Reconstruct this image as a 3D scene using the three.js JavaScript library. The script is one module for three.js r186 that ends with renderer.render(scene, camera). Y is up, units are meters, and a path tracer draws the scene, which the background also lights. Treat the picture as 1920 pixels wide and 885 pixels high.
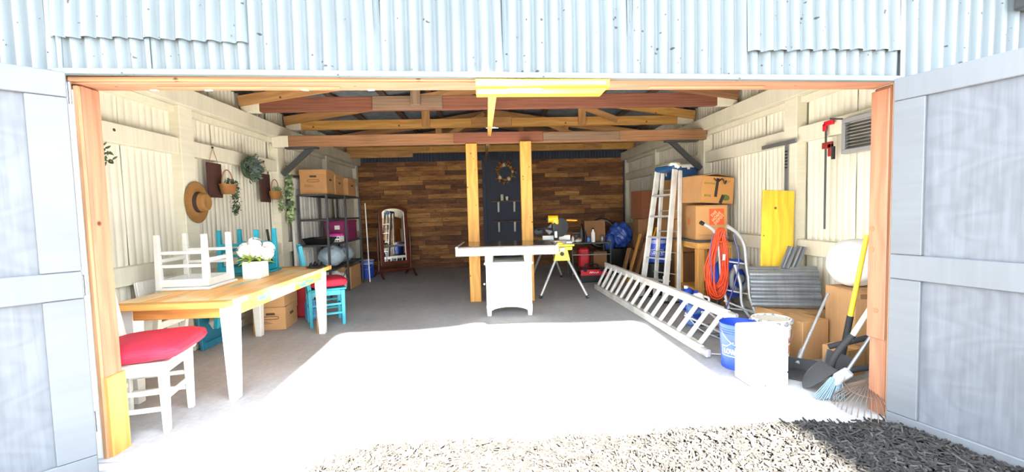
import * as THREE from 'three';
import { mergeGeometries, mergeVertices } from 'three/addons/utils/BufferGeometryUtils.js';

// ---------------------------------------------------------------- camera, sky, sun, exposure
const scene = new THREE.Scene();
const renderer = new THREE.WebGLRenderer({ antialias: true });
renderer.toneMapping = THREE.LinearToneMapping;
renderer.toneMappingExposure = 6.3;
renderer.shadowMap.enabled = true;
const camera = new THREE.PerspectiveCamera(2 * Math.atan(442.5 / 828) * 180 / Math.PI, 1920 / 885, 0.05, 200);
camera.position.set(-0.0747, 1.35, 2.574);
camera.rotation.order = 'YXZ';
camera.rotation.set(-0.0596, -0.0518, -0.0261);
{ // hazy bright sky, a little bluer overhead
  const w = 32, h = 64, d = new Float32Array(w * h * 4);
  for (let j = 0; j < h; j++) {
    const el = Math.max(0, (j + 0.5) / h * 2 - 1);
    for (let i = 0; i < w; i++) {
      const k = (j * w + i) * 4;
      d[k] = 1.0 - 0.14 * el; d[k + 1] = 1.04 - 0.08 * el; d[k + 2] = 1.09; d[k + 3] = 1;
    }
  }
  const t = new THREE.DataTexture(d, w, h, THREE.RGBAFormat, THREE.FloatType);
  t.mapping = THREE.EquirectangularReflectionMapping; t.magFilter = THREE.LinearFilter; t.needsUpdate = true;
  scene.background = t; scene.environment = t;
  scene.backgroundIntensity = 2.2; scene.environmentIntensity = 2.2;
}
const sun = new THREE.DirectionalLight(0xfff4e2, 24.0);
sun.position.set(0.15, 8.2, 11.0); sun.target.position.set(0, 0, 0);
sun.castShadow = true; sun.shadow.radius = 2; sun.shadow.mapSize.set(2048, 2048);
Object.assign(sun.shadow.camera, { left: -7, right: 7, top: 7, bottom: -7, near: 0.5, far: 40 });
scene.add(sun, sun.target);

// ---------------------------------------------------------------- helpers
let seed = 7;
const R = () => { seed = (seed + 0x6d2b79f5) | 0; let t = Math.imul(seed ^ (seed >>> 15), 1 | seed); t = (t + Math.imul(t ^ (t >>> 7), 61 | t)) ^ t; return ((t ^ (t >>> 14)) >>> 0) / 4294967296; };
const rr = (a, b) => a + (b - a) * R();
const PI = Math.PI, V = (x, y, z) => new THREE.Vector3(x, y, z);
function hash(x, y, s) { let h = (x * 374761393 + y * 668265263 + s * 982451653) | 0; h = Math.imul(h ^ (h >>> 13), 1274126177); return ((h ^ (h >>> 16)) >>> 0) / 4294967296; }
function vnoise(x, y, px, py, s) {
  const xi = Math.floor(x), yi = Math.floor(y); let fx = x - xi, fy = y - yi; fx = fx * fx * (3 - 2 * fx); fy = fy * fy * (3 - 2 * fy);
  const m = (a, n) => ((a % n) + n) % n, g = (i, j) => hash(m(xi + i, px), m(yi + j, py), s);
  return (g(0, 0) * (1 - fx) + g(1, 0) * fx) * (1 - fy) + (g(0, 1) * (1 - fx) + g(1, 1) * fx) * fy;
}
function fbm(u, v, px, py, s, o = 4) { let a = 0, w = 0.5, t = 0; for (let k = 0; k < o; k++) { a += w * vnoise(u * px, v * py, px, py, s + k); t += w; w *= 0.5; px *= 2; py *= 2; } return a / t; }
function tex(n, f, metres, srgb = true, m2 = metres) {
  const d = new Uint8Array(n * n * 4);
  for (let j = 0; j < n; j++) for (let i = 0; i < n; i++) {
    const c = f((i + 0.5) / n, (j + 0.5) / n), k = (j * n + i) * 4;
    for (let q = 0; q < 3; q++) d[k + q] = Math.max(0, Math.min(255, 255 * (c.length ? c[q] : c)));
    d[k + 3] = 255;
  }
  const t = new THREE.DataTexture(d, n, n); t.wrapS = t.wrapT = THREE.RepeatWrapping; t.magFilter = THREE.LinearFilter; t.minFilter = THREE.LinearMipmapLinearFilter; t.generateMipmaps = true;
  if (srgb) t.colorSpace = THREE.SRGBColorSpace;
  t.repeat.set(1 / metres, 1 / m2); t.needsUpdate = true; return t;
}
function canvasTex(w, h, draw) {
  const c = document.createElement('canvas'); c.width = w; c.height = h; const g = c.getContext('2d'); draw(g, w, h);
  const t = new THREE.CanvasTexture(c); t.colorSpace = THREE.SRGBColorSpace; return t;
}
const mix = (a, b, t) => a.map((v, i) => v + (b[i] - v) * t);
const T = {
  wood: tex(512, (u, v) => { const w = fbm(u, v, 2, 6, 3) * 0.5; const g = fbm(u, v + w * 0.1, 3, 60, 11, 3); const big = fbm(u, v, 2, 5, 5); const k = 0.66 + 0.3 * g + 0.16 * (big - 0.5); return [k + 0.02, k, k - 0.03]; }, 1.2, true, 0.5),
  pine: tex(512, (u, v) => {
    const w = fbm(u, v, 2, 4, 23, 3); const ring = 0.5 + 0.5 * Math.sin((v * 5 + w * 2.6) * 2 * PI); const g = fbm(u, v, 4, 80, 31, 2);
    let k = 0.83 + 0.1 * ring + 0.1 * (g - 0.5), c = [k + 0.03, k, k - 0.04];
    for (const [a, b, r] of [[0.2, 0.3, 0.018], [0.68, 0.75, 0.022], [0.45, 0.55, 0.012], [0.88, 0.15, 0.014]]) { const d = Math.hypot((u - a) * 2.4, v - b); if (d < r * 2) c = mix([0.42, 0.3, 0.2], c, Math.min(1, Math.max(0, d / r - 0.5))); }
    return c;
  }, 1.3, true, 0.55),
  barn: tex(512, (u, v) => { const g = fbm(u, v, 3, 50, 41, 4), b = fbm(u, v, 4, 6, 45, 3), s = fbm(u, v, 12, 24, 47, 2); const k = 0.56 + 0.46 * g + 0.36 * (b - 0.5) - (s > 0.68 ? (s - 0.68) * 1.2 : 0); return [k + 0.03, k, k - 0.03]; }, 0.9, true, 0.35),
  conc: tex(512, (u, v) => { const a = fbm(u, v, 3, 3, 51, 5), b = fbm(u, v, 90, 90, 55, 2), s = fbm(u, v, 6, 30, 57, 3); const k = 0.84 + 0.14 * (a - 0.5) + 0.08 * (b - 0.5) + 0.05 * (s - 0.5); return [k, k, k + 0.006]; }, 2.2),
  paint: tex(512, (u, v) => {
    const a = fbm(u, v, 4, 3, 61, 4), streak = fbm(u, v, 60, 2, 63, 2); let k = 0.9 + 0.1 * (a - 0.5) + 0.06 * (streak - 0.5); let c = [k, k, k];
    const n = fbm(u, v, 40, 40, 65, 2), w = fbm(u, v, 5, 5, 67, 2); if (n > 0.83 && w > 0.5) c = mix(c, [0.32, 0.33, 0.36], Math.min(1, (n - 0.83) * 30));
    return c;
  }, 1.1),
  cream: tex(512, (u, v) => { const a = fbm(u, v, 5, 4, 71, 4), b = fbm(u, v, 70, 4, 73, 2); const k = 0.93 + 0.08 * (a - 0.5) + 0.05 * (b - 0.5); return [k, k, k - 0.01]; }, 1.4),
  ply: tex(512, (u, v) => { const w = fbm(u, v, 2, 5, 81, 3), r = 0.5 + 0.5 * Math.sin((u * 7 + w * 5) * 2 * PI), f = fbm(u, v, 70, 4, 83, 3), p = fbm(u, v, 3, 5, 85, 3); let k = 0.86 + 0.045 * r + 0.16 * (f - 0.5) + 0.12 * (p - 0.5); return [k, k, k + 0.01]; }, 0.9),
  card: tex(256, (u, v) => { const k = 0.93 + 0.1 * (fbm(u, v, 4, 4, 91, 4) - 0.5) + 0.05 * (fbm(u, v, 2, 70, 93, 2) - 0.5); return [k, k, k]; }, 0.7),
  wicker: tex(128, (u, v) => { const k = 0.62 + 0.3 * Math.abs(Math.sin(u * 8 * PI)) * Math.abs(Math.sin(v * 8 * PI + (Math.floor(u * 8) % 2) * PI / 2)) + 0.12 * fbm(u, v, 8, 8, 95, 2); return [k, k, k]; }, 0.12),
  cloth: tex(256, (u, v) => { const k = 0.93 + 0.1 * (fbm(u, v, 60, 60, 97, 2) - 0.5) + 0.06 * (fbm(u, v, 4, 4, 99, 3) - 0.5); return [k, k, k]; }, 0.4),
  metal: tex(256, (u, v) => { const k = 0.86 + 0.2 * (fbm(u, v, 6, 6, 103, 4) - 0.5) + 0.1 * (fbm(u, v, 3, 60, 105, 2) - 0.5); return [k, k, k]; }, 0.8),
  rust: tex(256, (u, v) => { const n = fbm(u, v, 5, 5, 113, 4); return mix([0.92, 0.92, 0.93], [0.62, 0.5, 0.42], Math.max(0, Math.min(1, (n - 0.56) * 6))); }, 0.9),
  distress: tex(512, (u, v) => { const n = fbm(u, v, 4, 16, 121, 4), g = fbm(u, v, 3, 60, 123, 3); const wood = mix([0.86, 0.55, 0.24], [0.98, 0.75, 0.4], g); return mix(wood, mix([0.3, 0.55, 0.55], [0.42, 0.68, 0.66], g), Math.max(0, Math.min(1, (n - 0.5) * 9))); }, 0.9, true, 0.35),
  tabletop: tex(512, (u, v) => { const n = fbm(u, v, 2, 6, 131, 4), g = fbm(u, v, 2, 50, 133, 3), p = fbm(u, v, 3, 3, 135, 2); let c = mix([0.84, 0.56, 0.26], [0.99, 0.77, 0.42], g); c = mix(c, [0.42, 0.66, 0.68], Math.max(0, Math.min(0.8, (n - 0.62) * 8))); return mix(c, [0.93, 0.84, 0.68], Math.max(0, Math.min(0.7, (p - 0.62) * 5))); }, 1.6, true, 0.8),
};
const bumpOf = (t, s) => ({ bumpMap: t, bumpScale: s });
function M(color, rough = 0.7, o = {}) { return new THREE.MeshStandardMaterial({ color, roughness: rough, side: THREE.DoubleSide, ...o }); }
function P(color, rough, o) { return new THREE.MeshPhysicalMaterial({ color, roughness: rough, side: THREE.DoubleSide, ...o }); }
const K = {
  facade: M('#626e75', 0.62, { map: T.paint }), door: M('#5e646c', 0.6, { map: T.ply, ...bumpOf(T.ply, 0.002) }), doorFrame: M('#60666e', 0.55, { map: T.cream }),
  concrete: M('#bfc1c3', 0.8, { map: T.conc, ...bumpOf(T.conc, 0.002) }), cream: M('#e3dfcd', 0.7, { map: T.cream }), creamSheet: M('#e8e5d6', 0.6, { map: T.cream }),
  white: M('#e4e4e0', 0.5, { map: T.cream }), whitePlastic: M('#eeeeec', 0.45), offWhite: M('#d9d6cc', 0.6),
  pine: M('#d9a45a', 0.65, { map: T.pine }), pinePost: M('#e0aa52', 0.6, { map: T.pine }), frameWood: M('#a87860', 0.7, { map: T.pine }), frameWoodPale: M('#b38c6c', 0.7, { map: T.pine }),
  redBeam: M('#8f5a47', 0.8, { map: T.wood }), brownBeam: M('#a87c5a', 0.8, { map: T.wood }), greyBeam: M('#8f7764', 0.8, { map: T.wood }), yellowBeam: M('#cfa25e', 0.75, { map: T.pine }), tanBeam: M('#bd9160', 0.75, { map: T.pine }),
  roof: M('#828a93', 0.45, { map: T.metal, metalness: 0.35 }), purlin: M('#5b4a42', 0.85, { map: T.wood }),
  navy: M('#3a4254', 0.7, { map: T.cream }), grit: M('#8d8478', 0.95, { map: T.conc }), steelDark: M('#4b4d50', 0.5, { metalness: 0.4 }), black: M('#1b1b1d', 0.6), blackGloss: M('#141416', 0.3), chrome: M('#b9bcc0', 0.3, { metalness: 0.8 }),
  alu: M('#c9cbcc', 0.42, { metalness: 0.35, map: T.metal }), fiberglass: M('#e6e5de', 0.5, { map: T.metal }), galv: M('#9aa0a6', 0.4, { metalness: 0.6, map: T.metal }),
  card: M('#b98a58', 0.85, { map: T.card }), cardPale: M('#c69a6a', 0.85, { map: T.card }), cardDark: M('#8f6642', 0.85, { map: T.card }), cardPrint: M('#4a3324', 0.8), tape: M('#2c2522', 0.4), tapeTan: M('#c39a62', 0.35),
  yellowSaw: M('#f2b90f', 0.4), yellowStand: M('#e6df4a', 0.45), greySaw: M('#55575a', 0.45, { metalness: 0.3 }), bladeGuard: M('#3b3d40', 0.5), red: M('#c9182b', 0.5), redTool: M('#d11f2f', 0.4),
  teal: M('#1f9fb8', 0.5, { map: T.cream }), tealDark: M('#1c7898', 0.5, { map: T.cream }), pink: M('#c4203f', 0.75, { map: T.cloth }), mahogany: M('#6a2c1c', 0.32, { map: T.wood }), mirror: M('#f2f4f4', 0.02, { metalness: 1 }),
  straw: M('#bb8749', 0.8, { map: T.wicker, ...bumpOf(T.wicker, 0.002) }), band: M('#3a2c2a', 0.8), plaque: M('#50302a', 0.8, { map: T.wood }), wicker: M('#b77f45', 0.8, { map: T.wicker, ...bumpOf(T.wicker, 0.004) }), twig: M('#9c6b48', 0.8),
  leafGrey: M('#566660', 0.8), leafDark: M('#42543c', 0.8), leafMid: M('#7c9060', 0.8), leafPale: M('#a9b985', 0.8), leafLime: M('#a8c040', 0.75), petal: M('#f3f2ec', 0.8), petalCream: M('#e7dcc0', 0.8), leafRust: M('#96522f', 0.8), leafGold: M('#b58a43', 0.8),
  blue: M('#2148b8', 0.45), bluePale: M('#5f86c8', 0.5), blueCooler: M('#1d4a78', 0.45), tarp: M('#2f4f9c', 0.35), magenta: M('#7d1f55', 0.5), hotPink: M('#d93aa0', 0.6), bag: P('#b9cfdc', 0.3, { transmission: 0.25, thickness: 0 }), bagWhite: M('#e6e6e8', 0.5),
  orangeCord: M('#e0491f', 0.5), purpleCord: M('#5d5f98', 0.5), whiteCord: M('#dcdcdc', 0.5), pipe: M('#c3c8cc', 0.35, { metalness: 0.3 }), yellowPly: M('#ecc93a', 0.55, { map: T.pine }), yellowHandle: M('#e8c433', 0.45), blueBristle: M('#6f8796', 0.8), rakeSteel: M('#6d5b50', 0.6, { metalness: 0.3 }), rubber: M('#26272a', 0.8), primer: M('#8e8f91', 0.6), oldBoard: M('#7e5233', 0.8, { map: T.barn }), oldBoardPale: M('#a07a4c', 0.8, { map: T.barn }),
};
const sheet = (m) => m;

const names = {};
function numbered(n) { const k = names[n] = (names[n] ?? -1) + 1; return k ? n + '_' + String(k).padStart(3, '0') : n; }
const inWorld = new Set();
function thing(name, label, category, pos = [0, 0, 0], turn = 0, group) {
  const o = new THREE.Group(); o.name = numbered(name); o.position.set(...pos); o.rotation.y = turn; o.userData = { label, category }; if (group) o.userData.group = group; scene.add(o); return o;
}
function wthing(name, label, category, pos, group) { const o = thing(name, label, category, pos, 0, group); inWorld.add(o); return o; }  // parts are given in world coordinates
function struct(name, label, pos = [0, 0, 0], turn = 0) { const o = new THREE.Group(); o.name = name; o.position.set(...pos); o.rotation.y = turn; o.userData = { kind: 'structure', label, category: name.split('_')[0] }; scene.add(o); return o; }
function merge(g) { if (!Array.isArray(g)) return g; const l = g.flat(9).map((x) => { const y = x.index ? x.toNonIndexed() : x; for (const k of Object.keys(y.attributes)) if (!['position', 'normal', 'uv'].includes(k)) y.deleteAttribute(k); return y; }); return l.length === 1 ? l[0] : mergeGeometries(l); }
function part(parent, name, g, m, label, kind) {
  g = merge(g); let r = parent; while (r.parent && r.parent !== scene) r = r.parent;
  if (inWorld.has(r)) g.translate(-r.position.x, -r.position.y, -r.position.z);
  const o = new THREE.Mesh(g, m); o.name = name; if (label) o.userData.label = label; if (kind) o.userData.kind = kind; parent.add(o); return o;
}
function solo(name, label, category, g, m, group) { // a thing that is a single mesh, in world coordinates
  g = merge(g); g.computeBoundingBox(); const b = g.boundingBox, c = [(b.min.x + b.max.x) / 2, b.min.y, (b.min.z + b.max.z) / 2];
  g.translate(-c[0], -c[1], -c[2]); const o = new THREE.Mesh(g, m); o.name = numbered(name); o.position.set(...c); o.userData = { label, category }; if (group) o.userData.group = group; scene.add(o); return o;
}
function at(g, x = 0, y = 0, z = 0, rx = 0, ry = 0, rz = 0) { if (rx) g.rotateX(rx); if (ry) g.rotateY(ry); if (rz) g.rotateZ(rz); return g.translate(x, y, z); }
// box with chamfered edges, uv in metres, grain along the longest side
function cb(w, h, d, b = 0.004, taper) {
  b = Math.min(b, w * 0.3, h * 0.3, d * 0.3); const X = w / 2, Y = h / 2, Z = d / 2, p = [];
  const v = (sx, sy, sz, a) => { const q = [sx * (a === 0 ? X : X - b), sy * (a === 1 ? Y : Y - b), sz * (a === 2 ? Z : Z - b)]; if (taper) { const k = taper(q[1] / h + 0.5); q[0] *= k; q[2] *= k; } return q; };
  const tri = (a, c, e) => p.push(a, c, e), quad = (a, c, e, f) => { tri(a, c, e); tri(a, e, f); };
  for (const s of [-1, 1]) {
    const o = (l) => s > 0 ? l : l.reverse();
    quad(...o([v(s, -1, 1, 0), v(s, -1, -1, 0), v(s, 1, -1, 0), v(s, 1, 1, 0)]));
    quad(...o([v(-1, s, 1, 1), v(1, s, 1, 1), v(1, s, -1, 1), v(-1, s, -1, 1)]));
    quad(...o([v(-1, -1, s, 2), v(1, -1, s, 2), v(1, 1, s, 2), v(-1, 1, s, 2)]));
  }
  for (const s of [-1, 1]) for (const t of [-1, 1]) {
    const o = (l) => s * t > 0 ? l : l.reverse();
    quad(...o([v(s, t, -1, 0), v(s, t, -1, 1), v(s, t, 1, 1), v(s, t, 1, 0)]));
    quad(...o([v(-1, s, t, 1), v(-1, s, t, 2), v(1, s, t, 2), v(1, s, t, 1)]));
    quad(...o([v(s, -1, t, 2), v(s, -1, t, 0), v(s, 1, t, 0), v(s, 1, t, 2)]));
    for (const u of [-1, 1]) { const q = [v(s, t, u, 0), v(s, t, u, 1), v(s, t, u, 2)]; tri(...(s * t * u > 0 ? q : q.reverse())); }
  }
  const n = p.length, pos = new Float32Array(n * 3), nor = new Float32Array(n * 3), uv = new Float32Array(n * 2), A = V(), B = V(), C = V();
  const dims = [w, h, d], long = dims.indexOf(Math.max(...dims)), ou = R() * 9, ov = R() * 9;
  for (let i = 0; i < n; i += 3) {
    A.set(...p[i]); B.set(...p[i + 1]); C.set(...p[i + 2]); const N = B.clone().sub(A).cross(C.clone().sub(A)).normalize(), a = [Math.abs(N.x), Math.abs(N.y), Math.abs(N.z)], ax = a.indexOf(Math.max(...a));
    let [i0, i1] = [0, 1, 2].filter((k) => k !== ax); if (i1 === long) [i0, i1] = [i1, i0];
    for (let k = 0; k < 3; k++) { const q = p[i + k], j = i + k; pos.set(q, j * 3); nor.set([N.x, N.y, N.z], j * 3); uv[j * 2] = q[i0] + ou; uv[j * 2 + 1] = q[i1] + ov; }
  }
  const g = new THREE.BufferGeometry(); g.setAttribute('position', new THREE.BufferAttribute(pos, 3)); g.setAttribute('normal', new THREE.BufferAttribute(nor, 3)); g.setAttribute('uv', new THREE.BufferAttribute(uv, 2)); return g;
}
const box = (x0, x1, y0, y1, z0, z1, b) => cb(x1 - x0, y1 - y0, z1 - z0, b).translate((x0 + x1) / 2, (y0 + y1) / 2, (z0 + z1) / 2);
function orient(g, p, q, up = V(0, 1, 0)) { // geometry whose length runs along x, from p to q
  const d = q.clone().sub(p), x = d.clone().normalize(); let z = x.clone().cross(up); if (z.length() < 1e-3) z = V(0, 0, 1); z.normalize(); const y = z.clone().cross(x);
  const m = new THREE.Matrix4().makeBasis(x, y, z).setPosition(p.clone().add(q).multiplyScalar(0.5)); return g.applyMatrix4(m);
}
const bar = (p, q, h, w, b, up) => orient(cb(p.distanceTo(q), h, w, b ?? 0.003), p, q, up);
function rod(p, q, r, r2 = r, n = 10) { const l = p.distanceTo(q); return orient(new THREE.CylinderGeometry(r, r2, l, n).rotateZ(PI / 2), p, q); } // r at p... r2 at q after the turn
function tube(pts, r, n = 8, seg, closed = false) { const c = new THREE.CatmullRomCurve3(pts, closed, 'centripetal'); return new THREE.TubeGeometry(c, seg ?? pts.length * 6, r, n, closed); }
const lathe = (pr, n = 28) => new THREE.LatheGeometry(pr.map(([x, y]) => new THREE.Vector2(x, y)), n);
const cyl = (r, h, n = 20, r2 = r) => new THREE.CylinderGeometry(r, r2, h, n).translate(0, h / 2, 0);
const ball = (r, a = 14, b = 10) => new THREE.SphereGeometry(r, a, b);
function corr(w, h, pitch = 0.076, amp = 0.009, wob = 0, groove = false) { // corrugated sheet in the xy plane, ribs upright
  const nx = Math.max(4, Math.round(w / pitch * 8)), ny = wob ? 6 : 1, g = new THREE.PlaneGeometry(w, h, nx, ny), p = g.attributes.position, uv = g.attributes.uv, ou = R() * 7, ov = R() * 7;
  for (let i = 0; i < p.count; i++) { const x = p.getX(i), y = p.getY(i); uv.setXY(i, x + ou, y + ov); const xx = x + wob * Math.sin(y * 4 + x * 3) * 0.004; p.setZ(i, (groove ? 2 * amp * (Math.abs(Math.sin(PI * xx / pitch)) ** 0.4 - 0.6) : amp * Math.tanh(2.4 * Math.cos(2 * PI * xx / pitch) + 0.9)) + wob * 0.003 * Math.sin(x * 5 + y * 7)); }
  g.computeVertexNormals(); return g;
}
function blob(rx, ry, rz, e = 1, lump = 0, f = 4, s = 1, a = 28, b = 18) { // rounded cushion-like body
  const g = new THREE.SphereGeometry(1, a, b), p = g.attributes.position, sg = (v, k) => Math.sign(v) * Math.abs(v) ** k;
  for (let i = 0; i < p.count; i++) {
    const x = p.getX(i), y = p.getY(i), z = p.getZ(i), n = 1 + lump * (Math.sin(x * f * 1.7 + s) * Math.sin(y * f * 1.3 + s * 2) + Math.sin(z * f * 2.1 + s * 3) * Math.cos(x * f + s) + 0.5 * Math.sin(f * 3 * (x + y - z) + s));
    p.setXYZ(i, sg(x, e) * rx * n, y * ry * n, sg(z, e) * rz * n);
  }
  const h = mergeVertices(g.deleteAttribute('normal'), 1e-5); h.computeVertexNormals(); return h;
}
function leafGeo(l, w) { const s = new THREE.Shape(); s.moveTo(0, 0); s.quadraticCurveTo(w, l * 0.45, 0, l); s.quadraticCurveTo(-w, l * 0.45, 0, 0); const g = new THREE.ShapeGeometry(s, 3), p = g.attributes.position; for (let i = 0; i < p.count; i++) p.setZ(i, -Math.abs(p.getX(i)) * 0.5 + (p.getY(i) / l) ** 2 * l * 0.2); g.computeVertexNormals(); return g; }
function extrude(pts, depth, bev = 0.003) { const s = new THREE.Shape(pts.map(([x, y]) => new THREE.Vector2(x, y))); return new THREE.ExtrudeGeometry(s, { depth, bevelEnabled: bev > 0, bevelSize: bev, bevelThickness: bev, bevelSegments: 1, curveSegments: 12 }); }

// ---------------------------------------------------------------- the building
const XL = -3.158, XR = 3.285, ZB = -8.077, ZF = 0.0;
const roofY = (x) => 2.84 + 0.15 * (3.24 - Math.abs(x - 0.06));
const lipY = (x) => 2.083 - 0.019 * x;      // lower edge of the front sheets
{ const f = struct('floor', 'grey painted concrete slab of the shed'); part(f, 'slab', box(XL - 0.12, XR + 0.12, -0.18, 0, ZB - 0.12, 0.05, 0.01), K.concrete); part(f, 'apron', box(-3.6, 3.6, -0.2, -0.006, 0.053, 1.6, 0.01), K.concrete); }
{ const g = solo('ground', 'flat yard ground in front of the shed', 'ground', box(-16, 16, -0.5, -0.21, -14, 16, 0.01), K.grit); g.userData.kind = 'structure'; }
function sideWall(name, X, s) { // s = +1: inside lies towards +x
  const w = struct(name, s > 0 ? 'cream painted corrugated metal wall with timber girts, left side' : 'cream painted corrugated metal wall with timber girts, right side');
  const f = X + s * 0.045, inn = X - s * 0.045;
  part(w, 'outer_skin', box(Math.min(X - s * 0.075, X - s * 0.12), Math.max(X - s * 0.075, X - s * 0.12), 0, 2.97, ZB - 0.1, -0.02), K.creamSheet);
  for (let z = -0.06; z > ZB + 0.1;) { const l = Math.min(rr(0.62, 0.7), z - ZB); part(w, 'sheet', corr(l - 0.008, 2.9, 0.078, 0.009, 0.6, true).rotateY(s * PI / 2).translate(inn + rr(-0.004, 0.004), 1.45, z - l / 2), K.creamSheet); z -= l; }
  const a = Math.min(f, inn), b = Math.max(f, inn);
  const bxz = (n, y0, y1, z0, z1, t = 0) => part(w, n, box(s > 0 ? inn : f - t, s > 0 ? f + t : inn, y0, y1, z0, z1, 0.005), K.cream);
  for (const z of [-2.11, -4.14]) bxz('post', 0, 2.466, z - 0.1, z + 0.1, 0.02);
  bxz('post', 0, 2.466, -6.2, -6.05); bxz('post', 0, 2.466, ZB, ZB + 0.14);
  for (const [z0, z1] of [[-2.01, -0.05], [-4.04, -2.21], [-6.05, -4.24], [ZB + 0.14, -6.2]]) { bxz('girt', 1.985, 2.146, z0, z1); bxz('girt', 0.795, 0.952, z0, z1); bxz('nailer', 2.40, 2.464, z0, z1, -0.02); bxz('sill', 0, 0.09, z0, z1, -0.01); }
  bxz('wall_plate', 2.466, 2.65, ZB, -0.06, 0.07);
  return w;
}
const wl = sideWall('wall_left', XL, 1), wr = sideWall('wall_right', XR, -1);
part(wl, 'knot', at(cyl(0.012, 0.004, 10), XL + 0.046, 2.085, -1.25, 0, 0, -PI / 2), K.purlin);
for (const z of [-6.9, -5.5]) part(wl, 'stud', box(XL - 0.04, XL + 0.03, 0.952, 1.985, z - 0.06, z + 0.06), K.cream);
// back wall: dark backing, reclaimed planks on both sides of a dark strip
{
  const w = struct('wall_back', 'back wall clad in reclaimed brown planks with a navy strip');
  part(w, 'backing', box(XL - 0.1, XR + 0.1, 0, 3.3, ZB - 0.1, ZB, 0.01), K.navy);
  for (let x = XL + 0.04; x < XR - 0.3; x += 0.66) part(w, 'gable_sheet', corr(0.65, 0.34, 0.072, 0.007).translate(x + 0.33, 2.72, ZB + 0.012), K.navy);
  const tones = ['#b5834f', '#8f6440', '#cc9a5c', '#7c573d', '#a5754a', '#bf8c54', '#8c6546'].map((c) => M(c, 0.75, { map: T.barn, ...bumpOf(T.barn, 0.004) }));
  const row = 0.1105;
  for (const [a, b] of [[XL + 0.05, -0.2], [0.74, XR - 0.07]]) for (let k = 0; k < 23; k++) {
    const y = k * row; let x = a - rr(0, 0.5);
    while (x < b - 0.02) { const l = rr(0.45, 1.35), x0 = Math.max(a, x), x1 = x + l > b - 0.15 ? b : x + l; if (x1 - x0 > 0.1) { const t = rr(0.016, 0.03); part(w, 'plank', box(x0 + 0.002, x1 - 0.002, y + 0.002, y + row - 0.002, ZB, ZB + t, 0.003), tones[Math.floor(R() * tones.length)]); } x = x1 === b ? b : x + l; }
  }
  part(w, 'edge_trim', box(-0.2, -0.11, 0, 2.66, ZB, ZB + 0.05), K.navy); part(w, 'edge_trim', box(0.7, 0.745, 0, 2.66, ZB, ZB + 0.04), K.navy);
  part(w, 'corner_trim', box(XR - 0.075, XR - 0.0, 0, 2.66, ZB, ZB + 0.05), K.navy);
}
// front wall of corrugated sheets, cut above the opening
{
  const w = struct('wall_front', 'weathered blue grey corrugated metal front wall above the wide opening', [0, 0, 0]);
  const zf = 0.105;
  const cuts = [[-2.27, -1.83, 2.298, 2.29], [-1.83, -1.33, 2.29, 2.264], [1.42, 1.93, 2.2, 2.205], [1.93, 2.31, 2.205, 2.198]];   // where a short lower sheet is tucked under the upper one
  const seg = []; for (let x = -5.03; x < -2.4; x += 0.67) seg.push([x, Math.min(-2.36, x + 0.67)]); seg.push([-2.36, -2.27], ...cuts.slice(0, 2)); for (let k = 0; k < 4; k++) seg.push([-1.33 + k * 0.6875, -1.33 + (k + 1) * 0.6875]); seg.push(...cuts.slice(2), [2.31, 2.45], [2.45, 3.1], [3.1, 3.76], [3.76, 4.4], [4.4, 5.03]);
  seg.forEach(([a, b, ya, yb], k) => {
    const l = b - a, xm = (a + b) / 2, open = xm > -2.42 && xm < 2.4, y1 = roofY(Math.max(-3.3, Math.min(3.4, xm))) + 0.35;
    const run = (yl, yr, top, z, flare, name) => {
      const y0 = (yl + yr) / 2, h = top - y0, g = corr(l + 0.03, h, 0.076, 0.0125, 1), p = g.attributes.position;
      for (let i = 0; i < p.count; i++) { const t = p.getY(i) / h + 0.5, xx = p.getX(i) / l, low = (1 - t) ** 8; p.setY(i, p.getY(i) + (1 - t) * (yr - yl) * xx + (flare ? low * 0.003 * Math.sin((p.getX(i) + xm) * 41) : 0)); p.setZ(i, p.getZ(i) + flare * low); }
      g.computeVertexNormals(); part(w, name, g.translate(xm, y0 + h / 2, z), K.facade);
    };
    const z = zf + (ya ? 0 : (k % 2) * 0.005);
    if (ya) { run(ya, yb, y1, z + 0.008, 0.008, 'sheet'); run(lipY(a) + 0.008, lipY(b) + 0.008, (ya + yb) / 2 + 0.06, z - 0.004, 0, 'patch_sheet'); }
    else run(open ? lipY(a) + 0.008 : -0.05, open ? lipY(b) + 0.008 : -0.05, y1, z, 0, 'sheet');
  });
  part(w, 'drip_flange', [bar(V(-2.3, lipY(-2.3), zf + 0.01), V(2.3, lipY(2.3), zf + 0.01), 0.03, 0.035, 0.003)], K.facade);
  for (const b of [[-5, -2.432, 0, 2.9], [2.452, 5, 0, 2.9], [-2.43, 2.45, 2.17, 2.9], [-5, 5, 2.901, 3.6]]) part(w, 'inner_skin', box(...b, -0.02, 0.05), K.cream);
  for (const [n, px, py] of [[26, 2.35, 2.4], [60, 0, 2.35]]) for (let i = 0; i < n; i++) { const X = rr(-2.6, 3.0), Y = rr(2.12, 2.75); part(w, 'nail_head', at(cyl(rr(0.0025, 0.0045), 0.004, 6), X, Y, zf + 0.0155, PI / 2), K.steelDark); }
}
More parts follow.
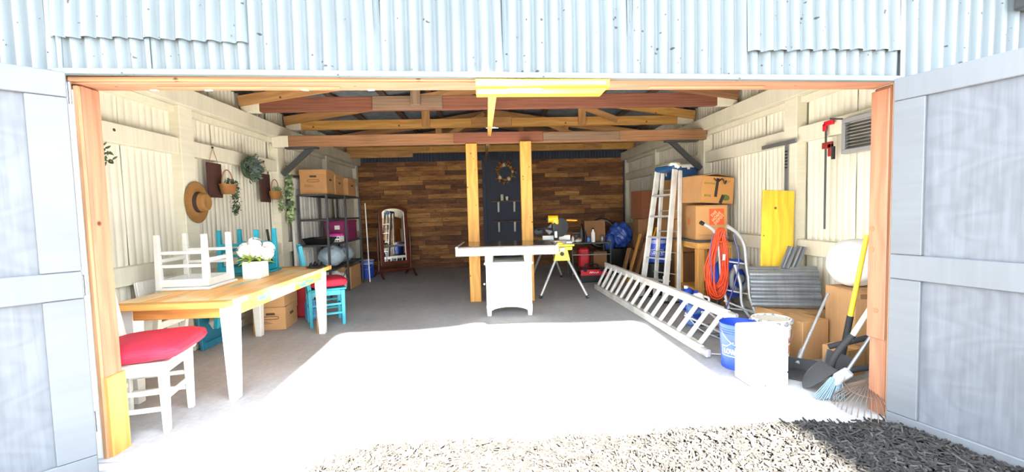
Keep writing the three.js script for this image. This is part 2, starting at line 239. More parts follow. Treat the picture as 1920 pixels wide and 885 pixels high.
// header and jambs of the opening
{
  const h = struct('trim_1', 'worn timber header across the top of the opening');
  const hb = (y) => (x) => y - 0.008 * x, lay = (n, y0, y1, z0, z1, m, a = -2.36, b = 2.36) => part(h, n, at(cb(b - a, y1 - y0, z1 - z0, 0.005), (a + b) / 2, (y0 + y1) / 2 - 0.01 * (a + b) / 2, (z0 + z1) / 2, 0, 0, -0.010), m);
  lay('board', 2.066, 2.095, -0.12, 0.03, K.frameWood); lay('board', 2.095, 2.17, -0.14, 0.01, K.frameWoodPale);
  lay('strip', 2.075, 2.1, 0.031, 0.05, K.frameWoodPale, -2.3, 0.2); lay('strip', 2.07, 2.092, 0.031, 0.048, K.frameWood, 0.25, 2.3); for (const [a, b] of [[-1.9, -0.9], [0.9, 1.6]]) lay('strip', 2.06, 2.066, -0.06, -0.03, K.frameWoodPale, a, b);
  for (const [x, y] of [[-1.96, 2.085], [-1.66, 2.081], [-1.12, 2.076], [-0.74, 2.072]]) part(h, 'split', at(cb(0.04, 0.006, 0.02, 0.002), x, y, -0.1, 0, 0, rr(-0.2, 0.2)), K.offWhite);
  const j = struct('trim_2', 'orange pine post framing the left side of the opening');
  part(j, 'post', box(-2.35, -2.26, 0.44, 2.085, -0.105, 0.01, 0.008), K.frameWood); part(j, 'post_splice', box(-2.35, -2.248, -0.04, 0.46, -0.115, 0.012, 0.006), K.pine);
  part(j, 'jamb_board', box(-2.292, -2.268, -0.02, 2.08, 0.01, 0.03, 0.003), K.frameWoodPale); part(j, 'painted_edge', box(-2.34, -2.293, 0.0, 2.06, 0.01, 0.024, 0.003), K.white); part(j, 'jamb_board', box(-2.43, -2.351, -0.02, 2.08, -0.1, 0.06, 0.004), K.white);
  const r = struct('trim_3', 'orange pine post framing the right side of the opening');
  part(r, 'post', box(2.35, 2.45, -0.02, 2.04, -0.105, 0.01, 0.008), K.frameWood); part(r, 'post_facing', box(2.334, 2.35, 0.48, 2.02, -0.108, 0.012, 0.004), K.frameWood);
  part(r, 'jamb_board', box(2.36, 2.382, -0.02, 2.05, 0.01, 0.03, 0.003), K.frameWoodPale); part(r, 'painted_edge', box(2.383, 2.43, 0.0, 2.04, 0.01, 0.026, 0.003), K.white);
  for (const [z, y, q] of [[-0.05, 1.28, 1], [-0.03, 1.62, 0.6]]) part(j, 'knot', at(cyl(0.022 * q, 0.003, 14), -2.2615, y, z, 0, 0, PI / 2), K.brownBeam);
  for (const [z, y] of [[-0.08, 1.17], [-0.08, 1.04], [-0.04, 0.66]]) part(r, 'knot', at(cyl(0.018, 0.003, 14), 2.3355, y, z, 0, 0, PI / 2), K.brownBeam);
}
// the two open door leaves, built along +x from the hinge, faces at +z
function door(name, label, hinge, turn, w, h, side, m0) {
  const d = struct(name, label, hinge, turn), th = 0.022, m1 = m0 + 0.14, tp = h - 0.125;
  part(d, 'plywood_panel', box(0.02, w - 0.02, 0.02, h - 0.02, -0.012, 0.012, 0.002), K.door);
  for (const s of [-1, 1]) {
    const z0 = s > 0 ? 0.012 : -0.012 - th, z1 = z0 + th, P2 = (n, ...b) => part(d, n, box(...b, z0, z1), K.doorFrame);
    for (const x of [0, w - 0.15]) { P2('stile', x, x + 0.15, 0.14, m0 - 0.002); P2('stile', x, x + 0.15, m1 + 0.002, tp - 0.002); }
    P2('rail', 0, w, tp, h); P2('rail', 0, w, m0, m1); P2('rail', 0, w, 0, 0.138);
  }
  for (const y of [0.3, m0 + 0.06, h - 0.09]) part(d, 'hinge', [at(cyl(0.009, 0.11, 10), -0.012, y - 0.055, side * 0.03), box(-0.012, 0.0, y - 0.05, y + 0.05, side * 0.03 - 0.004, side * 0.03 + 0.004, 0.001)], K.chrome);
  return d;
}
door('door_1', 'pale grey painted barn door leaf swung open on the left', [-2.205, -0.03, 0.165], -PI * 0.75, 2.2, 2.13, 1, 0.98);
door('door_2', 'grey painted barn door leaf with plywood panels swung open on the right', [2.285, -0.04, 0.12], -1.266, 2.2, 2.075, -1, 0.935);
// roof with trusses
{
  const c = struct('ceiling', 'open shed roof of metal sheets on timber trusses');
  const rz = (s, m) => Math.atan(0.15) * s;
  for (const s of [-1, 1]) {
    for (let i = 0; i < 10; i++) { const z0 = 0.35 - i * 0.88, l = 3.75 / Math.cos(Math.atan(0.15)); part(c, 'roof_sheet', corr(0.885, l, 0.09, 0.008).rotateX(-PI / 2).rotateY(PI / 2).rotateZ(-s * Math.atan(0.15)).translate(0.06 + s * 1.86, 3.362 - 0.15 * 1.86 + 0.05, z0 - 0.44), K.roof); }
    part(c, 'roof_deck', at(cb(3.8, 0.02, 8.9, 0.003), 0.06 + s * 1.86, 3.44 - 0.15 * 1.86 + 0.02, -3.9, 0, 0, -s * Math.atan(0.15)), K.roof);
    for (const d of [0.35, 1.0, 1.65, 2.3, 2.95]) part(c, 'purlin', at(cb(0.09, 0.04, 8.1, 0.004), 0.06 + s * d, 3.352 - 0.15 * d, -4.03, 0, 0, -s * Math.atan(0.15)), K.purlin);
  }
  const raf = (z, s, m, x1 = 3.2) => part(c, 'rafter', bar(V(0.06, 3.265, z), V(0.06 + s * x1, 3.265 - 0.15 * x1, z), 0.13, 0.045), m);
  for (const [z, m, m2] of [[-0.35, K.tanBeam, K.brownBeam], [-1.75, K.brownBeam, K.greyBeam], [-3.19, K.tanBeam, K.brownBeam], [-4.42, K.tanBeam, K.yellowBeam], [-6.3, K.brownBeam, K.tanBeam], [-7.4, K.brownBeam, K.brownBeam]]) { raf(z, -1, m); raf(z, 1, m2); }
  const tie = (z, y0, y1, m, x0 = XL + 0.03, x1 = XR - 0.03, name = 'tie_beam') => part(c, name, box(x0, x1, y0, y1, z - 0.04, z + 0.04, 0.006), m);
  const painted = (z, y0, y1, s) => part(c, 'painted_end', s < 0 ? box(XL + 0.025, XL + 0.26, y0 - 0.003, y1 + 0.003, z - 0.043, z + 0.043, 0.006) : box(XR - 0.3, XR - 0.025, y0 - 0.003, y1 + 0.003, z - 0.043, z + 0.043, 0.006), K.cream);
  tie(-3.24, 2.655, 2.83, K.redBeam); painted(-3.24, 2.655, 2.83, -1); painted(-3.24, 2.655, 2.83, 1); part(c, 'scab_board', box(-1.5, -0.62, 2.655, 2.825, -3.2, -3.17, 0.005), K.greyBeam);
  tie(-4.475, 2.655, 2.79, K.yellowBeam); painted(-4.475, 2.655, 2.79, -1); painted(-4.475, 2.655, 2.79, 1); part(c, 'scab_board', box(-0.3, 0.33, 2.66, 2.80, -4.435, -4.41, 0.005), K.tanBeam);
  tie(-4.0, 2.325, 2.485, K.brownBeam, XL + 0.06, XR - 0.06, 'carrying_beam'); painted(-4.0, 2.325, 2.485, -1); part(c, 'scab_board', box(-0.55, 0.75, 2.335, 2.49, -3.96, -3.94, 0.005), K.redBeam); part(c, 'scab_board', box(0.76, 1.9, 2.34, 2.47, -3.96, -3.945, 0.005), K.greyBeam);
  tie(-6.3, 2.655, 2.79, K.tanBeam); tie(-7.4, 2.655, 2.80, K.yellowBeam); part(c, 'gusset', at(cb(1.6, 0.16, 0.03), -2.5, 2.64, -7.34), K.tanBeam); part(c, 'scab_board', box(2.1, 2.5, 2.65, 2.84, -7.36, -7.33), K.tanBeam);
  for (const [x, z, y0] of [[-1.0, -4.475, 2.66], [1.44, -4.475, 2.66], [-0.95, -3.19, 2.7], [1.5, -6.3, 2.7], [-1.0, -6.3, 2.7], [0.7, -7.4, 2.7], [-1.4, -7.4, 2.7]]) part(c, 'web_post', box(x - 0.06, x + 0.06, y0, roofY(x) - 0.02, z + 0.042, z + 0.08), z < -4 ? K.tanBeam : K.greyBeam);
  for (const [xa, xb, z] of [[0.9, 2.0, -4.39], [-0.1, -1.0, -6.22], [0.8, 1.9, -6.22]]) part(c, 'web_brace', bar(V(xa, roofY(xa) - 0.06, z), V(xb, 2.72, z), 0.09, 0.035), K.tanBeam);
  part(c, 'binder', bar(V(-0.03, 2.085, -0.14), V(-0.03, 2.47, -3.9), 0.1, 0.05), K.yellowBeam); part(c, 'binder', bar(V(-0.06, 2.36, -4.05), V(-0.1, 2.47, -7.36), 0.1, 0.04), K.greyBeam);
  part(c, 'knee_brace', bar(V(-2.6, 2.34, -4.06), V(-3.06, 1.95, -4.1), 0.075, 0.05), K.steelDark); part(c, 'knee_brace', bar(V(2.68, 2.36, -4.06), V(3.2, 1.9, -4.1), 0.075, 0.05), K.steelDark);
  part(c, 'brace_plate', box(-2.95, -2.5, 2.30, 2.325, -4.05, -3.95), K.steelDark); part(c, 'brace_plate', box(2.6, 3.1, 2.30, 2.325, -4.05, -3.95), K.steelDark);
}

// ---------------------------------------------------------------- centre
for (const [x, z, top, label] of [[-0.297, -3.99, 2.325, 'square pine post behind the left end of the white island'], [0.487, -3.9, 2.33, 'square pine post behind the right end of the white island']]) {
  const o = wthing('support_post', label, 'post', [x, 0, z], 'pine posts under the carrying beam');
  part(o, 'timber', box(x - 0.082, x + 0.082, 0, top, z - 0.07, z + 0.07, 0.006), K.pinePost);
  for (let k = 0; k < 5; k++) part(o, 'knot', at(cyl(rr(0.008, 0.014), 0.003, 10), x + rr(-0.05, 0.05), rr(0.3, 2.2), z + 0.071, PI / 2), K.brownBeam);
}
{ // island
  const o = thing('kitchen_island', 'white cabinet island with a long dark glossy wood top', 'island', [0.15, 0, -2.98], -0.05);
  const top = part(o, 'top', box(-0.62, 0.61, 0.862, 0.9, -0.85, 0.03, 0.006), P('#4a3d3a', 0.22, { map: T.barn, clearcoat: 0.6, clearcoatRoughness: 0.15 }), 'dark brown glossy wooden top');
  part(o, 'apron', [box(-0.64, 0.63, 0.782, 0.882, 0.03, 0.055), box(-0.65, -0.62, 0.782, 0.9, -0.87, 0.055), box(0.61, 0.64, 0.782, 0.9, -0.87, 0.055), box(-0.62, 0.61, 0.782, 0.86, -0.87, -0.845)], K.white);
  part(o, 'body', box(-0.28, 0.3, 0.13, 0.66, -0.5, 0.0, 0.006), K.white); part(o, 'body_top', box(-0.3, 0.32, 0.66, 0.69, -0.52, 0.02, 0.008), K.white);
  part(o, 'door', box(-0.22, 0.24, 0.17, 0.62, 0.0, 0.018, 0.005), K.white);
  for (const x of [-0.24, 0.26]) part(o, 'upright', box(x - 0.05, x + 0.05, 0.69, 0.862, -0.42, -0.04), K.white);
  for (const x of [-0.25, 0.27]) for (const z of [-0.03, -0.46]) part(o, 'leg', at(cb(0.07, 0.14, 0.07, 0.006, (t) => 0.75 + 0.25 * t), x, 0.07, z), K.white);
  const sk = []; for (let i = 0; i <= 16; i++) { const t = i / 16; sk.push([-0.215 + 0.45 * t, 0.075 + 0.045 * Math.sin(PI * t) ** 0.6]); } part(o, 'skirt', extrude([[-0.215, 0.15], ...sk, [0.235, 0.15]], 0.016).translate(0, 0, -0.01), K.white);
  part(o, 'knob', at(ball(0.014), -0.31, 0.4, -0.1), K.offWhite);
}
{ // shop light fixed to the face of the header
  const o = wthing('shop_light', 'yellow strip shop light fixed to the middle of the header', 'light fixture', [0.24, 1.985, 0.08]), ym = M('#d0a622', 0.4);
  part(o, 'housing', extrude([[-0.12, 2.06], [-0.12, 2.024], [0.612, 2.018], [0.612, 2.053]], 0.07, 0.004).translate(0, 0, 0.052), ym); part(o, 'reflector', extrude([[-0.118, 2.022], [-0.118, 1.987], [0.572, 1.982], [0.606, 2.014]], 0.05, 0.004).translate(0, 0, 0.055), ym);
  part(o, 'lens', box(0.05, 0.235, 1.988, 2.014, 0.109, 0.114, 0.002), M('#e4ddd2', 0.5)); part(o, 'tube', rod(V(-0.1, 2.04, 0.127), V(0.59, 2.035, 0.127), 0.01), M('#e2d08a', 0.3));  // paler tube puts the highlight along the housing front into colour
}
{ // navy strip: shelves, candles, wreath
  for (const [y, label] of [[1.57, 'grey wooden wall shelf below the autumn wreath, carrying two candles'], [1.09, 'lower empty grey wooden wall shelf on the navy strip']]) {
    const o = wthing('wall_shelf', label, 'shelf', [0.355, y - 0.25, ZB + 0.08]); part(o, 'board', box(0.01, 0.705, y - 0.03, y, ZB, ZB + 0.17), M('#7a6a60', 0.8, { map: T.barn }));
    for (const x of [0.17, 0.55]) part(o, 'bracket', [box(x - 0.022, x + 0.022, y - 0.27, y - 0.03, ZB, ZB + 0.02), extrude([[0, 0], [0.13, 0], [0.125, -0.02], [0.03, -0.23], [0, -0.24]], 0.04, 0.002).rotateY(-PI / 2).translate(x + 0.02, y - 0.031, ZB + 0.005)], K.white);
  }
  for (const [x, h, label] of [[0.26, 0.15, 'taller cream pillar candle on the upper wall shelf'], [0.375, 0.1, 'shorter cream pillar candle on the upper wall shelf']]) { const o = wthing('candle', label, 'candle', [x, 1.57, ZB + 0.09], 'candles on the upper wall shelf'); part(o, 'wax', lathe([[0, 0], [0.035, 0], [0.036, h - 0.004], [0.032, h], [0, h - 0.006]], 18).translate(x, 1.57, ZB + 0.09), M('#d8d6bd', 0.5)); part(o, 'wick', rod(V(x, 1.57 + h - 0.008, ZB + 0.09), V(x, 1.57 + h + 0.014, ZB + 0.09), 0.002), K.black); }
  const w = wthing('autumn_wreath', 'small wreath of rust and cream flowers on the navy strip', 'wreath', [0.35, 2.24, ZB + 0.03]);
  const ring = new THREE.TorusGeometry(0.17, 0.022, 8, 32).translate(0.35, 2.24, ZB + 0.04); part(w, 'ring', ring, K.twig);
  const set = (n, l, ww, mat, name) => { const g = []; for (let i = 0; i < n; i++) { const a = R() * 2 * PI, r = 0.17 + rr(-0.05, 0.06); g.push(leafGeo(l * rr(0.7, 1.2), ww).rotateX(rr(0, 0.9)).rotateZ(a - PI / 2 + rr(-0.9, 0.9)).translate(0.35 + r * Math.cos(a), 2.24 + r * Math.sin(a), ZB + 0.05 + rr(0, 0.03))); } part(w, name, g, mat, undefined, 'stuff'); };
  set(50, 0.09, 0.03, K.leafRust, 'rust_leaves'); set(30, 0.08, 0.025, K.leafGold, 'gold_leaves'); set(22, 0.08, 0.022, K.leafMid, 'green_leaves');
  for (const [a, s] of [[1.75, 0.06], [3.9, 0.058], [5.2, 0.06], [0.05, 0.04]]) { const g = []; for (let k = 0; k < 14; k++) g.push(leafGeo(s, s * 0.45).rotateX(0.2 + 0.7 * (k % 3) / 2).rotateZ(k * 2.4).translate(0.35 + 0.175 * Math.cos(a), 2.24 + 0.175 * Math.sin(a), ZB + 0.09)); part(w, 'flower', g, K.petalCream); }
}
// ---------------------------------------------------------------- left: table, chairs, flowers
const leg4 = (t) => 0.62 + 0.38 * t;
{
  const o = thing('dining_table', 'long distressed pine farm table with white tapered legs along the left wall', 'table', [-2.35, 0, -1.64], 0.0);
  const X0 = -0.42, X1 = 0.42, Z0 = -0.95, Z1 = 0.96;
  const top = M('#ffffff', 0.45, { map: T.tabletop });
  for (let k = 0; k < 5; k++) { const a = X0 + (X1 - X0) * k / 5, b = X0 + (X1 - X0) * (k + 1) / 5; part(o, 'plank', box(a + 0.001, b - 0.001, 0.712, 0.755, Z0, Z1, 0.005), top); }
  part(o, 'breadboard_end', box(X0, X1, 0.712, 0.756, Z1 + 0.001, Z1 + 0.09, 0.005), K.pine); part(o, 'breadboard_end', box(X0, X1, 0.712, 0.756, Z0 - 0.09, Z0 - 0.001, 0.005), K.pine);
  const dis = M('#ffffff', 0.6, { map: T.distress });
  part(o, 'apron', box(X0 + 0.12, X1 - 0.11, 0.622, 0.711, Z1 - 0.05, Z1 - 0.02), M('#d99a55', 0.6, { map: T.pine })); part(o, 'apron', box(X0 + 0.1, X1 - 0.1, 0.622, 0.711, Z0 + 0.02, Z0 + 0.05), K.pine);
  for (const [a, b, m] of [[Z1 - 0.1, 0.35, dis], [0.35, -0.12, K.white], [-0.12, Z0 + 0.1, dis]]) part(o, 'apron', box(X1 - 0.06, X1 - 0.03, 0.622, 0.711, b, a), m);
  part(o, 'apron', box(X0 + 0.03, X0 + 0.06, 0.622, 0.711, Z0 + 0.1, Z1 - 0.1), K.pine);
  for (const x of [X0 + 0.075, X1 - 0.065]) for (const z of [Z0 + 0.1, Z1 - 0.07]) { const l = part(o, 'leg', at(cb(0.105, 0.711, 0.105, 0.006, leg4), x, 0.3555, z), K.white); if (z < 0) part(l, 'bare_face', at(cb(0.004, 0.70, 0.095, 0.001, (t) => 0.62 + 0.38 * t), x - 0.041, 0.352, z, 0, 0, -0.028), K.pine, 'bare orange pine face'); }
}
function chair(name, label, pos, turn, m, group, flip) {
  const o = thing(name, label, 'chair', pos, turn, group); if (flip) o.rotation.set(PI, turn, 0, 'YXZ');
  const tap = (t) => 0.72 + 0.28 * t;
  for (const z of [-0.185, 0.185]) { part(o, 'leg', at(cb(0.05, 0.43, 0.05, 0.004, tap), 0.18, 0.215, z), m); part(o, 'leg', [at(cb(0.048, 0.44, 0.045, 0.004, tap), -0.185, 0.22, z), bar(V(-0.185, 0.43, z), V(-0.265, 0.99, z), 0.045, 0.045, 0.004)], m); }
  part(o, 'seat', [box(-0.2, 0.225, 0.435, 0.46, -0.225, 0.225, 0.01)], m);
  part(o, 'seat_rail', [box(-0.17, 0.17, 0.37, 0.433, 0.172, 0.198), box(-0.17, 0.17, 0.37, 0.433, -0.198, -0.172), box(0.168, 0.192, 0.37, 0.433, -0.17, 0.17), box(-0.2, -0.172, 0.37, 0.433, -0.17, 0.17)], m);
  for (const [y, z] of [[0.15, 0.185], [0.15, -0.185], [0.26, 0.185], [0.26, -0.185]]) part(o, 'stretcher', box(-0.17, 0.17, y - 0.014, y + 0.014, z - 0.011, z + 0.011), m);
  part(o, 'stretcher', box(0.17, 0.19, 0.2, 0.232, -0.17, 0.17), m); part(o, 'stretcher', box(-0.195, -0.175, 0.2, 0.232, -0.17, 0.17), m);
  for (const [y, h] of [[0.93, 0.1], [0.76, 0.06], [0.62, 0.06]]) part(o, 'back_rail', at(cb(0.022, h, 0.34, 0.004), -0.185 - 0.08 * (y - 0.43) / 0.56, y, 0, 0, 0, 0.143), m);
  return o;
}
const ch1 = chair('dining_chair', 'white wooden chair carrying a red cushion beside the left door post', [-2.37, 0, -0.41], 0.235, K.white);
const ch2 = chair('dining_chair', 'turquoise chair with a red cushion past the far end of the farm table', [-2.13, 0, -2.98], 0.45, K.teal);
chair('dining_chair', 'white chair upside down on the farm table, legs in the air', [-2.62, 1.216, -1.38], 0.05, K.white, undefined, true);
chair('dining_chair', 'turquoise chair upside down on the farm table behind the flowers', [-2.6, 1.216, -2.19], 0.0, K.teal, undefined, true);
function cushion(label, x, y, z, rx, rz, turn, tilt = 0, tz = 0) {
  const o = thing('seat_cushion', label, 'cushion', [x, y, z], turn); o.rotation.set(tilt, turn, tz, 'YXZ');
  part(o, 'pad', blob(rx, 0.06, rz, 0.42, 0.012, 5, 3, 48, 24).translate(0, 0.06, 0), K.pink);
  const pts = []; for (let i = 0; i < 40; i++) { const a = i / 40 * 2 * PI, sg = (v) => Math.sign(v) * Math.abs(v) ** 0.42; pts.push(V(sg(Math.cos(a)) * rx * 0.985, 0.06, sg(Math.sin(a)) * rz * 0.985)); } part(o, 'piping', tube(pts, 0.006, 6, 120, true), K.pink);
}
cushion('plump red cushion on the white chair by the left door post', -2.33, 0.463, -0.41, 0.275, 0.3, 0.235, 0.0, 0.03); cushion('red cushion on the turquoise chair past the table', -2.11, 0.463, -2.99, 0.23, 0.23, 0.45, 0, 0);
{ // planter with white hydrangeas
  const o = wthing('flower_planter', 'square white planter of white hydrangeas on the farm table', 'planter', [-2.34, 0.755, -1.8]); const [x, y, z] = [-2.34, 0.755, -1.8];
  part(o, 'pot', [box(x - 0.085, x + 0.085, y, y + 0.165, z - 0.085, z + 0.085, 0.01)], K.whitePlastic); part(o, 'soil', box(x - 0.07, x + 0.07, y + 0.163, y + 0.17, z - 0.07, z + 0.07), K.leafDark);
  const lf = []; for (let i = 0; i < 70; i++) { const a = R() * 2 * PI; lf.push(leafGeo(rr(0.08, 0.14), 0.035).rotateX(rr(0.5, 1.7)).rotateY(a).translate(x + 0.05 * Math.sin(a), y + rr(0.16, 0.21), z + 0.05 * Math.cos(a))); } part(o, 'leaves', lf, K.leafLime, undefined, 'stuff');
  for (const [dx, dy, dz, r] of [[-0.06, 0.27, 0.04, 0.075], [0.04, 0.28, 0.06, 0.075], [-0.01, 0.31, -0.03, 0.08], [0.12, 0.24, 0.02, 0.065], [-0.11, 0.25, -0.04, 0.06], [0.09, 0.28, -0.07, 0.065]]) {
    const g = [ball(r * 0.82, 12, 8).translate(x + dx, y + dy, z + dz)]; for (let k = 0; k < 60; k++) { const u = R() * 2 - 1, a = R() * 2 * PI, q = Math.sqrt(1 - u * u), n = V(q * Math.cos(a), u, q * Math.sin(a)); const c = new THREE.CircleGeometry(r * 0.28, 5); c.lookAt(n); g.push(c.translate(x + dx + n.x * r, y + dy + n.y * r, z + dz + n.z * r)); }
    part(o, 'bloom', g, K.petal);
  }
}
// cartons
function carton(label, x, y, z, w, h, d, turn = 0, o = {}) {
  const c = thing(o.name ?? 'cardboard_box', label, 'box', [x, y, z], turn, o.group), m = o.m ?? K.card;
  if (o.lid) { part(c, 'body', box(-w / 2, w / 2, 0, h - 0.02, -d / 2, d / 2, 0.003), m); part(c, 'lid', box(-w / 2 - 0.006, w / 2 + 0.006, h - 0.075, h, -d / 2 - 0.006, d / 2 + 0.006, 0.003), m); }
  else { part(c, 'body', box(-w / 2, w / 2, 0, h, -d / 2, d / 2, 0.004), m); if (!o.open) { part(c, 'flap', box(-w / 2 + 0.002, -0.002, h, h + 0.005, -d / 2 + 0.002, d / 2 - 0.002, 0.001), m); part(c, 'flap', box(0.002, w / 2 - 0.002, h, h + 0.005, -d / 2 + 0.002, d / 2 - 0.002, 0.001), m); part(c, 'tape', box(-0.025, 0.025, h + 0.005, h + 0.007, -d / 2, d / 2, 0.0005), K.tapeTan); } }
  const oval = (s, nx) => { const pts = [], hw = 0.055, hh = 0.016; for (let i = 0; i < 24; i++) { const a = i / 24 * 2 * PI; pts.push(V(s * nx * 0 + Math.sign(Math.cos(a)) * Math.abs(Math.cos(a)) ** 0.5 * hw, Math.sign(Math.sin(a)) * Math.abs(Math.sin(a)) ** 0.6 * hh, 0)); } return pts; };
  if (o.lid) { // hand holes and printed frames
    part(c, 'hand_hole', [at(cb(0.1, 0.03, 0.012, 0.01), 0, h * 0.72, d / 2 + 0.001)], K.cardPrint); part(c, 'hand_hole', [at(cb(0.1, 0.03, 0.012, 0.01), w / 2 + 0.001, h * 0.6, 0, 0, PI / 2)], K.cardPrint);
    part(c, 'printed_frame', tube(oval(1, 1).map((p) => V(p.x * 1.6, p.y * 1.1 + h * 0.54, d / 2 + 0.001)), 0.003, 4, 72, true), K.cardPrint);
    part(c, 'printed_lines', [0.3, 0.34, 0.38].map((k, i) => box(-w * 0.35, -w * 0.35 + w * (0.4 - 0.08 * i), h * k - 0.002, h * k + 0.002, d / 2, d / 2 + 0.001, 0.0004)), K.cardPrint);
  }
  return c;
}
carton('lower lidded file box on the floor under the farm table', -2.7, 0, -2.93, 0.33, 0.27, 0.42, 0.1, { lid: 1, name: 'file_box', m: K.cardPale }); carton('upper lidded file box stacked under the farm table', -2.7, 0.271, -2.94, 0.33, 0.26, 0.42, 0.06, { lid: 1, name: 'file_box', m: K.cardPale });
// panels leaning on the left wall under the table
function leanPanel(name, label, z0, z1, m, m2, h = 0.82) {
  const w = z1 - z0, o = thing(name, label, 'panel', [-3.01, 0, (z0 + z1) / 2], PI / 2); o.rotation.set(-0.09, PI / 2, 0, 'YXZ');
  part(o, 'board', box(-w / 2, w / 2, 0.0, h, -0.012, 0.0, 0.002), m); for (const s of [-1, 1]) part(o, 'stile', box(s > 0 ? w / 2 - 0.06 : -w / 2, s > 0 ? w / 2 : -w / 2 + 0.06, 0, h, 0, 0.016), m);
  for (const y of [0.0, h - 0.07]) part(o, 'rail', box(-w / 2 + 0.061, w / 2 - 0.061, y, y + 0.07, 0, 0.016), m);
  for (const y of [0.25, 0.42, 0.59]) part(o, 'diamond', extrude([[0, -0.075], [0.05, 0], [0, 0.075], [-0.05, 0]], 0.012, 0.004).translate(0, y, 0.002), m2);
}
leanPanel('cabinet_panel', 'white panel with diamond ornaments leaning under the farm table', -1.78, -1.3, K.white, K.galv); leanPanel('cabinet_panel', 'blue panel with diamond ornaments leaning under the farm table', -2.42, -1.98, K.tealDark, K.offWhite, 0.74);
// hat, plaques with baskets, wreath, garlands
{
  const o = thing('straw_hat', 'tan wide brimmed hat with a dark band hung on the left wall', 'hat', [XL + 0.066, 1.51, -2.17], PI / 2);
  const prof = [[0.2, -0.004], [0.205, 0.004], [0.19, 0.006], [0.15, 0.0], [0.105, 0.002], [0.098, 0.02], [0.09, 0.085], [0.082, 0.105], [0.06, 0.113], [0.035, 0.104], [0, 0.1]];
  part(o, 'body', lathe(prof, 40).scale(0.93, 1, 1.05).rotateX(PI / 2).translate(0, 0, 0.012), K.straw); part(o, 'band', lathe([[0.101, 0.004], [0.1015, 0.02], [0.0965, 0.05], [0.094, 0.05]], 40).scale(0.93, 1, 1.05).rotateX(PI / 2).translate(0, 0, 0.012), K.band);
}
function plaque(label, label2, z, y, q) {
  const x = XL + 0.05, o = thing('wall_plaque', label, 'plaque', [x, y, z], PI / 2);
  part(o, 'board', box(-0.12, 0.12, -0.19, 0.19, 0.0, 0.025), K.plaque); part(o, 'cord', [rod(V(-0.08, 0.19, 0.012), V(0, 0.36, 0.012), 0.003), rod(V(0.08, 0.19, 0.012), V(0, 0.36, 0.012), 0.003)], K.twig); part(o, 'hook', ball(0.012).translate(0, 0.36, 0.012), K.rubber);
  const b = thing('wicker_basket', label2, 'basket', [x + 0.1, y - 0.15, z - 0.09], PI / 2);
  const pr = [[0, 0], [0.075, 0], [0.1, 0.11], [0.094, 0.11], [0.07, 0.008], [0, 0.008]]; part(b, 'bowl', lathe(pr, 26).scale(1.2, 1, 0.75), K.wicker);
  const h = []; for (let i = 0; i <= 14; i++) { const a = PI * i / 14; h.push(V(0.11 * Math.cos(a), 0.1 + 0.17 * Math.sin(a), 0)); } part(b, 'handle', tube(h, 0.007, 7, 40), K.twig);
  const g = []; for (let i = 0; i < 240 * q; i++) { const t = R(); g.push(leafGeo(rr(0.03, 0.05), 0.018).rotateX(rr(0, 2)).rotateY(R() * 6).translate(0.09 + rr(-0.035, 0.035), 0.13 - t * 0.37 * q, 0.03 + rr(-0.03, 0.03))); }
  for (let i = 0; i < 40; i++) g.push(leafGeo(rr(0.03, 0.05), 0.016).rotateX(rr(-1, 1)).rotateY(R() * 6).translate(rr(-0.03, 0.1), rr(0.1, 0.15), rr(-0.04, 0.04)));
  part(b, 'trailing_leaves', g, q > 0.9 ? K.leafDark : K.leafMid, undefined, 'stuff');
}
plaque('dark wood plaque hung beside the straw hat', 'wicker basket with trailing greenery beside the straw hat', -2.52, 1.76, 1); plaque('dark wood plaque hung between the grey wreath and the corner post', 'smaller wicker basket with trailing greenery next to the corner post', -3.63, 1.73, 0.85);
{
  const [x, y, z] = [XL + 0.125, 1.95, -3.13], o = wthing('leaf_wreath', 'round grey green leaf wreath on the left wall', 'wreath', [x, y, z]);
  part(o, 'ring', new THREE.TorusGeometry(0.085, 0.05, 8, 24).rotateY(PI / 2).translate(x, y, z), K.leafDark);
  const a = [], b = []; for (let i = 0; i < 460; i++) { const t = R() * 2 * PI, r = 0.145 * Math.sqrt(R()); (i % 3 ? a : b).push(leafGeo(rr(0.05, 0.075), 0.034).rotateX(rr(-0.2, 1.2)).rotateZ(rr(0, 6.3)).rotateY(PI / 2 + rr(-0.5, 0.5)).translate(x + rr(0.0, 0.07), y + r * Math.sin(t), z + r * Math.cos(t))); }
  part(o, 'leaves', a, K.leafGrey, undefined, 'stuff'); part(o, 'dark_leaves', b, K.leafDark, undefined, 'stuff');
}
